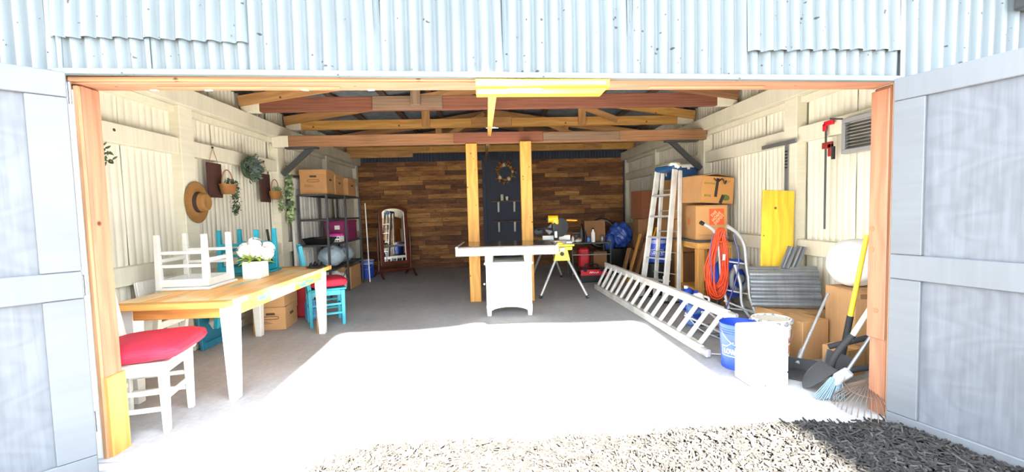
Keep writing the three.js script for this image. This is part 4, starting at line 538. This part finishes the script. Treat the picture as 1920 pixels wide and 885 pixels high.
{ // black tote with a blue bucket on it, behind the step ladder
  const o = wthing('black_tote', 'black plastic tote under the stacked blue bucket', 'tote', [2.56, 0, -3.6]); part(o, 'body', lathe([[0, 0], [0.17, 0], [0.2, 0.46], [0.215, 0.47], [0.215, 0.5], [0, 0.5]], 4).rotateY(PI / 4 + 0.1).translate(2.46, 0, -4.0), K.black); part(o, 'print', [box(2.37, 2.43, 0.15, 0.3, -3.855, -3.85), box(2.5, 2.53, 0.12, 0.3, -3.855, -3.85)], K.whitePlastic);
  bucket('blue bucket with white lettering on the black tote behind the step ladder', [2.46, 0.501, -4.0], -0.3, K.blue, K.whitePlastic, { label: lowes, from: -0.9 });
}
{ // step ladder
  const o = thing('step_ladder', 'tall cream step ladder with a blue top leaning on the cartons', 'ladder', [2.3, 0, -3.55], -1.2); o.rotation.set(-0.13, -1.2, 0.02, 'YXZ');
  const L = 1.86, xb = 0.235, xt = 0.17;
  for (const [z, d, m] of [[0.06, 0.085, K.fiberglass], [-0.1, 0.06, K.fiberglass]]) for (const s of [-1, 1]) part(o, 'rail', bar(V(s * xb, 0.02, z * 1.6), V(s * xt, L, z * 0.6), d, 0.03, 0.004, V(0, 0, 1)), m);
  for (let k = 1; k < 6; k++) { const t = k / 6.2, w = xb + (xt - xb) * t; part(o, 'step', box(-w, w, t * L - 0.012, t * L + 0.012, 0.01, 0.1), K.alu); part(o, 'brace', rod(V(-w, t * L + 0.1, -0.09), V(w, t * L + 0.1, -0.09), 0.008), K.alu); }
  part(o, 'top_cap', box(-0.19, 0.19, L - 0.01, L + 0.06, -0.09, 0.09, 0.02), K.blueCooler); for (const z of [0.08, -0.112]) for (const s of [-1, 1]) part(o, 'foot', box(s * xb - 0.035, s * xb + 0.035, 0, 0.03, z - 0.04, z + 0.04), K.rubber);
  part(o, 'rag', blob(0.1, 0.05, 0.07, 1, 0.1, 5, 3).translate(0.13, L + 0.06, 0.02), K.offWhite);
}
{ // extension ladder lying on its side
  const o = wthing('extension_ladder', 'white aluminium extension ladder lying on its side along the right', 'ladder', [1.85, 0, -2.9]);
  const A = V(1.66, 0.045, -4.62), B = V(1.81, 0.045, -1.22), C = V(1.83, 0.4, -4.6), D = V(2.1, 0.335, -1.3), n = V(0.9, -0.3, 0);
  part(o, 'rail', bar(A, B, 0.085, 0.03, 0.006), K.fiberglass); part(o, 'rail', bar(C, D, 0.085, 0.03, 0.006), K.fiberglass);
  const off = V(0.06, 0.0, 0); part(o, 'rail', bar(A.clone().lerp(B, 0.06).add(off), A.clone().lerp(B, 0.94).add(off), 0.06, 0.025, 0.005), K.fiberglass); part(o, 'rail', bar(C.clone().lerp(D, 0.06).add(off), C.clone().lerp(D, 0.94).add(off), 0.06, 0.025, 0.005), K.fiberglass);
  for (let k = 0; k < 16; k++) { const t = (k + 0.5) / 16; part(o, 'rung', bar(A.clone().lerp(B, t), C.clone().lerp(D, t), 0.05, 0.03, 0.008, V(0.2, 0, 1)), K.fiberglass); if (k % 2) part(o, 'rung', rod(A.clone().lerp(B, t - 0.02).add(off), C.clone().lerp(D, t - 0.02).add(off), 0.013), K.alu); }
  for (const p of [[A, B], [C, D]]) { const d = p[1].clone().sub(p[0]).normalize(); part(o, 'foot', bar(p[1].clone().addScaledVector(d, -0.02), p[1].clone().addScaledVector(d, 0.1), 0.075, 0.05, 0.012), K.alu); }
  part(o, 'rope', tube([V(1.85, 0.06, -1.7), V(1.8, 0.02, -1.45), V(1.86, 0.012, -1.25), V(2.0, 0.012, -1.2), V(2.12, 0.014, -1.35), V(2.2, 0.012, -1.6), V(2.1, 0.05, -1.9), V(2.0, 0.2, -2.0)], 0.007, 6, 60), K.whiteCord);
  part(o, 'lock_hook', [bar(V(1.95, 0.2, -1.9), V(2.2, 0.08, -1.5), 0.02, 0.02), bar(V(2.15, 0.3, -2.0), V(2.32, 0.05, -1.55), 0.02, 0.02)], K.alu);
}
// ---------------------------------------------------------------- right: tube cart, cords, jugs
{
  const o = wthing('tube_cart', 'silver tubular folding cart standing before the work bench', 'cart', [2.85, 0, -2.6]);
  part(o, 'tube', tube([V(2.56, 1.12, -2.74), V(2.66, 1.06, -2.74), V(2.73, 0.98, -2.74), V(2.76, 0.7, -2.72), V(2.78, 0.35, -2.68), V(2.82, 0.06, -2.6)], 0.02, 10, 60), K.pipe); part(o, 'tube', tube([V(2.82, 1.07, -2.6), V(2.93, 0.98, -2.6), V(3.0, 0.86, -2.6), V(3.01, 0.6, -2.56), V(3.03, 0.3, -2.5), V(3.05, 0.06, -2.42)], 0.02, 10, 60), K.pipe);
  part(o, 'tube', tube([V(2.86, 0.62, -2.55), V(2.9, 0.4, -2.5), V(2.88, 0.15, -2.42), V(2.93, 0.03, -2.36)], 0.018, 8, 30), K.pipe); part(o, 'tube', tube([V(2.97, 0.5, -2.45), V(2.96, 0.25, -2.4), V(3.0, 0.03, -2.32)], 0.018, 8, 30), K.pipe);
  for (const [a, b] of [[V(2.76, 0.66, -2.72), V(3.01, 0.62, -2.57)], [V(2.79, 0.3, -2.68), V(3.03, 0.26, -2.5)], [V(2.82, 0.08, -2.6), V(3.05, 0.08, -2.42)], [V(2.7, 0.2, -2.5), V(3.04, 0.05, -2.3)]]) part(o, 'cross_tube', rod(a, b, 0.011), K.pipe);
  for (const p of [V(2.55, 1.125, -2.74), V(2.81, 1.075, -2.6)]) part(o, 'grip', rod(p.clone().add(V(-0.02, 0.01, 0)), p.clone().add(V(0.02, -0.015, 0)), 0.024), p.x < 2.7 ? K.black : K.pipe);
  part(o, 'caster', at(cyl(0.04, 0.02, 16), 2.82, 0.04, -2.6, PI / 2), K.rubber); part(o, 'caster', at(cyl(0.04, 0.02, 16), 3.05, 0.04, -2.42, PI / 2), K.rubber);
  const d = wthing('hose_reel', 'bright blue reel with a grey wheel behind the tube cart', 'reel', [2.95, 0, -2.9]); part(d, 'drum', at(lathe([[0, 0], [0.06, 0], [0.24, 0.01], [0.245, 0.03], [0.2, 0.05], [0.2, 0.14], [0.245, 0.16], [0.245, 0.18], [0, 0.18]], 36), 2.93, 0.42, -2.92, PI / 2, 0.35), K.blue); part(d, 'wheel', new THREE.TorusGeometry(0.15, 0.035, 10, 32).rotateY(0.35).translate(3.02, 0.42, -2.72), K.primer); part(d, 'hub', at(cyl(0.05, 0.05, 16), 3.02, 0.42, -2.75, PI / 2, 0.35), K.galv); part(d, 'stand', [bar(V(2.8, 0.0, -2.85), V(2.9, 0.42, -2.95), 0.03, 0.03), bar(V(3.06, 0.0, -2.9), V(2.95, 0.42, -2.95), 0.03, 0.03)], K.steelDark);
}
{
  const cord = (name, label, m, c, n, rx, ry, r, jit, lean) => { const o = wthing(name, label, 'cord', [c[0], c[1] - ry, c[2]]), g = []; for (let k = 0; k < n; k++) { const p = [], a = rx * rr(0.55, 1), b = ry * rr(0.8, 1), ox = rr(-jit, jit), oz = rr(-0.05, 0.05); for (let i = 0; i < 16; i++) { const t = i / 16 * 2 * PI, y = Math.cos(t), w = (0.35 + 0.65 * (0.5 - 0.5 * y)); p.push(V(c[0] + ox + a * Math.sin(t) * w - lean * (1 - y) * 0.5, c[1] + ry - b * (1 - y), c[2] + oz * w + 0.02 * Math.sin(t * 3 + k))); } g.push(tube(p, r, 6, 60, true)); } part(o, 'loops', g, m); return o; };
  const o = cord('extension_lead', 'thick hank of orange extension cord hung on the tube cart', K.orangeCord, [2.735, 0.62, -2.64], 30, 0.17, 0.44, 0.0075, 0.02, 0.06);
  part(o, 'plug', [rod(V(2.73, 0.75, -2.55), V(2.72, 0.68, -2.54), 0.016)], K.whiteCord); part(o, 'wrap', new THREE.TorusGeometry(0.07, 0.008, 6, 24).rotateX(PI / 2).translate(2.745, 0.9, -2.64), K.orangeCord);
  solo('power_lead', 'thin blue grey cord draped over the tube cart', 'cord', [tube([V(2.84, 0.98, -2.54), V(2.88, 0.7, -2.5), V(2.82, 0.4, -2.48), V(2.7, 0.2, -2.4), V(2.6, 0.05, -2.3), V(2.75, 0.02, -2.15), V(2.95, 0.06, -2.25), V(3.08, 0.4, -2.38), V(3.1, 0.55, -2.45)], 0.008, 6, 80), tube([V(2.6, 0.5, -2.58), V(2.58, 0.75, -2.6), V(2.68, 1.0, -2.66), V(2.8, 0.95, -2.58)], 0.006, 6, 40)], K.purpleCord);
  const w = wthing('work_boots_heap', 'tangle of grey wires heaped on the floor behind the ladder', 'wires', [2.3, 0, -1.8], undefined); part(w, 'wires', [0, 1, 2, 3, 4].map((k) => tube(Array.from({ length: 9 }, (_, i) => V(2.25 + 0.16 * Math.sin(i * 1.9 + k), 0.02 + 0.05 * Math.abs(Math.sin(i * 1.3 + k * 2)), -1.85 + 0.2 * Math.cos(i * 1.4 + k * 1.3))), 0.006, 5, 70)), K.galv, undefined, 'stuff'); w.name = 'wire_tangle';
}
function jug(label, x, y, z, m, m2, k = 1, turn = 0) { const o = thing('jug', label, 'jug', [x, y, z], turn); part(o, 'body', [at(cb(0.15 * k, 0.17 * k, 0.1 * k, 0.03), 0, 0.085 * k, 0), blob(0.06 * k, 0.05 * k, 0.05 * k, 0.8).translate(-0.01, 0.18 * k, 0)], m); part(o, 'cap', at(cyl(0.022 * k, 0.04 * k, 14), -0.03, 0.21 * k, 0), m2); part(o, 'label', box(-0.055 * k, 0.055 * k, 0.04 * k, 0.13 * k, 0.05 * k, 0.053 * k), m2); part(o, 'handle', tube([V(0.05 * k, 0.19 * k, 0), V(0.1 * k, 0.17 * k, 0), V(0.085 * k, 0.09 * k, 0)], 0.012 * k, 7), m); }
jug('blue jug lying against the foot of the work bench', 2.47, 0.0, -2.95, K.blue, K.whitePlastic, 1.25, 0.2); jug('white jug with a blue label next to the orange cord', 2.5, 0.0, -2.72, K.whitePlastic, K.blue, 1.15, -0.3); jug('pale blue bottle on the floor seen through the ladder rungs', 2.18, 0.0, -2.2, K.bluePale, K.blue, 1.1, 0.4);
// ---------------------------------------------------------------- right front: buckets, planks, boxes, yard tools
bucket('blue bucket with white lettering standing by the white block', [1.97, 0, -0.93], -0.12, K.blue, K.blue, { label: lowes, from: -1.62 });
{
  const o = wthing('white_block', 'tall white foam block beside the blue bucket', 'block', [1.955, 0, -0.6]); part(o, 'body', [box(1.81, 2.1, 0.24, 0.43, -0.72, -0.5, 0.012), box(1.81, 1.93, 0, 0.24, -0.72, -0.5, 0.012), box(1.93, 2.1, 0, 0.1, -0.72, -0.5, 0.01), box(1.93, 2.1, 0.1, 0.24, -0.72, -0.56, 0.01), box(2.04, 2.1, 0.1, 0.24, -0.56, -0.5, 0.01)], K.whitePlastic); part(o, 'groove', at(cb(0.02, 0.07, 0.006, 0.002), 1.95, 0.34, -0.5, 0, 0, -0.3), K.offWhite);
  const p = bucket('white paint bucket with a red label and grey dried paint on its rim', [2.31, 0, -1.03], 0, K.whitePlastic, K.whitePlastic, { label: M('#ffffff', 0.5, { map: canvasTex(512, 256, (g) => { g.fillStyle = '#f0eeea'; g.fillRect(0, 0, 512, 256); g.fillStyle = '#c8202c'; g.fillRect(0, 20, 512, 90); g.fillStyle = '#e07a4a'; g.fillRect(0, 140, 512, 100); g.fillStyle = '#fff'; g.fillRect(60, 160, 90, 40); }) }), from: -0.1 });
  part(p, 'paint_skin', at(cyl(0.142, 0.01, 30), 0, 0.352, 0), K.offWhite); part(p, 'dried_paint', Array.from({ length: 14 }, (_, i) => blob(0.02, 0.012 + 0.02 * hash(i, 3, 1), 0.02, 1, 0.1).translate(0.147 * Math.cos(i * 0.45), 0.35, 0.147 * Math.sin(i * 0.45))), K.primer);
}
solo('yellow_plank', 'wide bright yellow plank leaning upright by the right wall', 'plank', bar(V(2.9, 0.01, -1.86), V(3.02, 1.48, -2.0), 0.03, 0.32, 0.004, V(-0.15, 0.1, 1)), K.yellowPly);
{ // metal sheets
  for (let k = 0; k < 3; k++) { const g = corr(0.36, 0.62, 0.075, 0.012, 1).rotateZ(PI / 2).rotateX(-0.3); solo('roofing_offcut', ['front', 'middle', 'rear'][k] + ' corrugated grey roofing offcut in the pile by the right wall', 'sheet', g.rotateY(-0.3).translate(2.83 + 0.02 * k, 0.495 + 0.02 * k, -1.6 - 0.04 * k), K.galv, 'grey roofing offcuts'); }
  for (let k = 0; k < 2; k++) solo('metal_strip', (k ? 'right' : 'left') + ' upright grey metal strip standing on the roofing offcuts', 'strip', [bar(V(2.9 + 0.1 * k, 0.69, -1.72), V(3.0 + 0.1 * k, 0.9, -1.74), 0.09, 0.012, 0.003, V(0.6, 0, 1)), bar(V(2.87 + 0.1 * k, 0.69, -1.7), V(2.97 + 0.1 * k, 0.9, -1.72), 0.02, 0.03, 0.003)], K.galv, 'upright metal strips');
}
carton('low carton under the roofing offcuts by the right wall', 2.9, 0, -1.6, 0.5, 0.3, 0.4, 0.05, { m: K.cardPale }); carton('carton standing in front of the roofing offcuts', 2.66, 0, -1.14, 0.28, 0.33, 0.28, 0.2, { m: K.cardPale });
{
  const c = carton('tall carton with a hand hole and an orange print by the right post', 3.02, 0, -0.92, 0.36, 0.62, 0.36, -0.1, { m: K.cardPale }); part(c, 'hand_hole', at(cb(0.1, 0.035, 0.01, 0.01), 0.04, 0.48, 0.181), K.cardPrint); part(c, 'orange_print', box(-0.04, 0.1, 0.28, 0.42, 0.18, 0.1812, 0.0003), M('#d9713c', 0.8)); part(c, 'printed_frame', [box(-0.14, -0.06, 0.565, 0.605, 0.18, 0.1812, 0.0003), box(0.06, 0.14, 0.565, 0.605, 0.18, 0.1812, 0.0003)], M('#8d6a48', 0.8));
  carton('small open carton in front of the yard tools', 2.7, 0, -0.72, 0.2, 0.2, 0.2, 0.3, { m: K.cardPale });
  const b = wthing('white_sack', 'bulging white sack on the tall carton by the right post', 'sack', [3.0, 0.63, -0.98]); part(b, 'sack', blob(0.19, 0.2, 0.2, 0.95, 0.015, 5, 2, 48, 32).translate(3.0, 0.828, -0.98), K.bagWhite);
}
{
  const o = wthing('dust_pan', 'black long handled dust pan beside the white block', 'dustpan', [2.33, 0, -0.68]); part(o, 'pan', [extrude([[-0.14, 0], [0.14, 0], [0.14, 0.006], [-0.14, 0.006]], 0.24, 0.001).translate(0, 0.004, 0), extrude([[-0.14, 0], [0.14, 0], [0.15, 0.1], [-0.15, 0.1]], 0.008, 0.001), box(-0.145, -0.137, 0, 0.09, 0, 0.22), box(0.137, 0.145, 0, 0.09, 0, 0.22)].map((g) => g.rotateY(-0.75).translate(2.36, 0.005, -0.78)), M('#3a3b3d', 0.35)); part(o, 'handle', rod(V(2.38, 0.1, -0.78), V(2.76, 0.58, -0.96), 0.011), K.alu); part(o, 'socket', rod(V(2.36, 0.06, -0.77), V(2.43, 0.16, -0.81), 0.018), K.primer);
}
function shovel(label, top, neck, tip, m, bend) { // handle down to the neck, blade from the neck to its tip
  const o = wthing('shovel', label, 'shovel', [neck.x, 0, neck.z]), d = top.clone().sub(neck).normalize(), L = neck.distanceTo(tip), s = []; part(o, 'handle', rod(neck.clone().addScaledVector(d, 0.26), top, 0.018, 0.016, 12), m);
  part(o, 'socket', tube([neck.clone(), neck.clone().addScaledVector(d, 0.08).add(V(bend, 0.0, 0)), neck.clone().addScaledVector(d, 0.18).add(V(bend, 0, 0)), neck.clone().addScaledVector(d, 0.3)], 0.022, 10, 24), K.rubber);
  for (let i = 0; i <= 12; i++) { const t = i / 12; s.push([t * L, 0.1 * (1 - t ** 3.2) ** 0.7 + 0.002]); }
  const g = extrude([...s, ...s.slice(0, -1).reverse().map(([x, y]) => [x, -y])], 0.004, 0.001).rotateX(-PI / 2), p = g.attributes.position; for (let i = 0; i < p.count; i++) p.setY(i, p.getY(i) + 2.4 * p.getZ(i) ** 2); g.computeVertexNormals(); g.translate(-L / 2, 0, 0); part(o, 'blade', orient(g, neck, tip), K.steelDark);
}
shovel('yellow handled shovel leaning at the right post', V(2.66, 1.1, -0.48), V(2.55, 0.2, -0.55), V(2.47, 0.01, -0.54), K.yellowHandle, 0); shovel('white handled shovel with a curved black neck at the right post', V(2.47, 0.72, -0.17), V(2.34, 0.16, -0.4), V(2.16, 0.012, -0.43), K.white, -0.025);
{
  const o = wthing('broom', 'broom with grey blue bristles resting on the floor by the right post', 'broom', [2.25, 0, -0.24]); part(o, 'handle', rod(V(2.31, 0.16, -0.25), V(2.47, 0.55, -0.15), 0.012), K.galv); part(o, 'head', [bar(V(2.27, 0.13, -0.27), V(2.34, 0.2, -0.23), 0.07, 0.04, 0.015), blob(0.06, 0.03, 0.035, 0.8).rotateZ(0.9).translate(2.28, 0.14, -0.26)], K.primer);
  const g = []; for (let i = 0; i < 60; i++) { const u = rr(-1, 1), v = rr(-1, 1); g.push(rod(V(2.27 + u * 0.035, 0.13 - u * 0.02, -0.26 + v * 0.015), V(2.2 + u * 0.085, 0.005 + 0.015 * R(), -0.24 + u * 0.02 + v * 0.03), 0.0035, 0.003, 4)); } part(o, 'bristles', g, K.blueBristle, undefined, 'stuff');
  const r = wthing('leaf_rake', 'rusty leaf rake with curved tines behind the right post', 'rake', [2.35, 0, -0.1]); part(r, 'handle', rod(V(2.42, 0.16, -0.16), V(2.62, 0.5, -0.3), 0.012), K.rubber); for (let i = 0; i < 16; i++) { const a = -0.95 + i * 0.125, l = 0.3, c = V(2.43, 0.17, -0.17), dx = -Math.cos(a) * 0.9, dz = Math.sin(a) + 0.35; part(r, 'tine', tube([c.clone(), V(c.x + dx * l * 0.5, 0.11, c.z + dz * l * 0.5), V(c.x + dx * l * 0.92, 0.05, c.z + dz * l * 0.92), V(c.x + dx * l, 0.008, c.z + dz * l)], 0.0035, 5, 16), K.rakeSteel); } part(r, 'cross_band', tube([V(2.3, 0.12, -0.24), V(2.27, 0.1, -0.12), V(2.31, 0.1, -0.01)], 0.005, 6), K.rakeSteel);
  solo('black_pipe', 'upper black pipe lying behind the right post', 'pipe', rod(V(2.4, 0.28, -0.5), V(2.75, 0.42, -0.35), 0.02), K.rubber, 'black pipes'); solo('black_pipe', 'lower black pipe lying behind the right post', 'pipe', rod(V(2.36, 0.12, -0.4), V(2.7, 0.24, -0.25), 0.02), K.rubber, 'black pipes');
}
// ---------------------------------------------------------------- right wall hangings
{
  const x = XR - 0.075, o = wthing('t_square', 'aluminium drywall square hung on the right wall post', 'square', [x, 0.95, -2.1]); part(o, 'head', bar(V(x - 0.02, 2.0, -2.55), V(x - 0.02, 2.0, -1.97), 0.045, 0.02), K.galv); part(o, 'blade', box(x - 0.008, x - 0.004, 0.93, 1.98, -2.17, -2.115, 0.001), K.galv);
  for (let k = 0; k < 6; k++) part(o, 'slot', box(x - 0.0105, x - 0.008, 1.9 - k * 0.035, 1.915 - k * 0.035, -2.165, -2.12, 0.0005), K.black);
  const y = XR - 0.075, c = wthing('bar_clamp', 'long bar clamp with red jaws hung on the right wall', 'clamp', [y, 1.08, -1.58]); part(c, 'bar', box(y - 0.006, y + 0.006, 1.08, 2.1, -1.595, -1.573), K.steelDark); part(c, 'fixed_jaw', [box(y - 0.015, y + 0.012, 2.08, 2.12, -1.6, -1.49), box(y - 0.015, y + 0.012, 2.03, 2.1, -1.615, -1.575)], K.red); part(c, 'sliding_jaw', [box(y - 0.015, y + 0.012, 1.86, 1.92, -1.62, -1.5), box(y - 0.015, y + 0.012, 1.78, 1.9, -1.545, -1.5)], M('#8e2a24', 0.5)); part(c, 'handle', at(cyl(0.016, 0.12, 12), y, 1.75, -1.49), K.rubber);
  const v = wthing('louvre_vent', 'grey framed louvre vent hung on the right wall beside the post', 'vent', [XR - 0.06, 1.78, -1.2]), a = XR - 0.1, b = XR - 0.047; part(v, 'frame', [box(a, b, 1.78, 1.82, -1.37, -0.95), box(a, b, 2.06, 2.1, -1.37, -0.95), box(a, b, 1.82, 2.06, -1.37, -1.33), box(a, b, 1.82, 2.06, -0.99, -0.95)], K.primer); for (let k = 0; k < 8; k++) part(v, 'slat', at(cb(0.05, 0.004, 0.34, 0.001), (a + b) / 2, 1.835 + k * 0.029, -1.16, 0, 0, 0.6), K.galv); part(v, 'hanger', rod(V(a, 2.1, -1.36), V(a, 2.13, -1.5), 0.008), K.steelDark);
  solo('wall_box', 'small dark box at the far upper right of the front wall', 'box', box(2.96, 3.2, 2.41, 2.6, 0.125, 0.2, 0.01), K.steelDark);
}
// ---------------------------------------------------------------- mulch in front of the slab
{
  const bed = struct('mulch_bed', 'bed of grey shredded bark mulch in front of the slab'); bed.userData.kind = 'stuff'; bed.userData.category = 'mulch';
  const gb = new THREE.PlaneGeometry(5.2, 1.4, 130, 40).rotateX(-PI / 2), p = gb.attributes.position; const hgt = (x, z) => { const edge = 0.09 + 0.03 * Math.sin(x * 3.1) + 0.02 * Math.sin(x * 9.3 + 1) + Math.max(0, (-0.75 - x)) * 0.75; return Math.min(0.045, (z - edge) * 0.35) + 0.008 * Math.sin(x * 40 + z * 13) * Math.sin(z * 37 - x * 9); };
  for (let i = 0; i < p.count; i++) { const x = p.getX(i) + 1.2, z = p.getZ(i) + 0.72; p.setXYZ(i, x, hgt(x, z) - 0.008, z); } gb.computeVertexNormals(); part(bed, 'soil', gb, M('#1c1a18', 0.95, { map: T.conc }));
  const n = 22000, chip = cb(0.06, 0.005, 0.008, 0.001), im = new THREE.InstancedMesh(chip, M('#ffffff', 0.9), n), m = new THREE.Matrix4(), q = new THREE.Quaternion(), c = new THREE.Color(); let k = 0;
  while (k < n) { const x = rr(-1.4, 2.9), z = rr(0.04, 1.1), h = hgt(x, z) - 0.004; if (h < -0.016 && R() > 0.06) continue; if (h < -0.05) continue; q.setFromEuler(new THREE.Euler(rr(-0.4, 0.4), R() * 6.3, rr(-0.35, 0.35))); const s = rr(0.4, 1.3); m.compose(V(x, Math.max(h, -0.003) + rr(0, 0.018), z), q, V(s, rr(0.7, 1.8), rr(0.6, 1.6))); im.setMatrixAt(k, m); const t = R(), g = t < 0.4 ? rr(0.008, 0.014) : t < 0.85 ? rr(0.016, 0.028) : rr(0.034, 0.055); im.setColorAt(k, c.setRGB(g * 1.03, g * 0.98, g * 0.94)); k++; }
  im.name = 'bark_chips'; im.userData.kind = 'stuff'; bed.add(im);
}
// two unseen trees added behind the viewer to block and shape the sun
function sunBlockerTree(label, s, edge, z) {
  const t = wthing('sun_blocker_tree', label, 'tree', [s * (edge + 0.7), -0.21, z]), up = (z - 5.2) * 0.745;
  part(t, 'trunk', [rod(V(s * (edge + 0.6), -0.21, z), V(s * (edge + 0.6), 4 + up, z), 0.2, 0.14)], K.oldBoard);
  part(t, 'crown', [blob(0.55, 4.6 + up / 2, 0.5, 0.5, 0.02, 5, 1).translate(s * (edge + 0.55), 4.3 + up / 2, z), blob(2.9, 0.9, 0.6, 0.5, 0.02, 6, 2).translate(s * 2.2, 6.75 + up, z), blob(2.6, 0.9, 0.6, 0.5, 0.02, 6, 3).translate(s * 2.2, 7.7 + up, z)], K.leafDark);
}
sunBlockerTree('unseen tree added to block the sun, on the left', -1, 1.64, 5.2); sunBlockerTree('unseen tree added to block the sun, on the right', 1, 1.72, 6.7);
scene.traverse((o) => { if (o.isMesh) { o.castShadow = true; o.receiveShadow = true; } });
renderer.render(scene, camera);
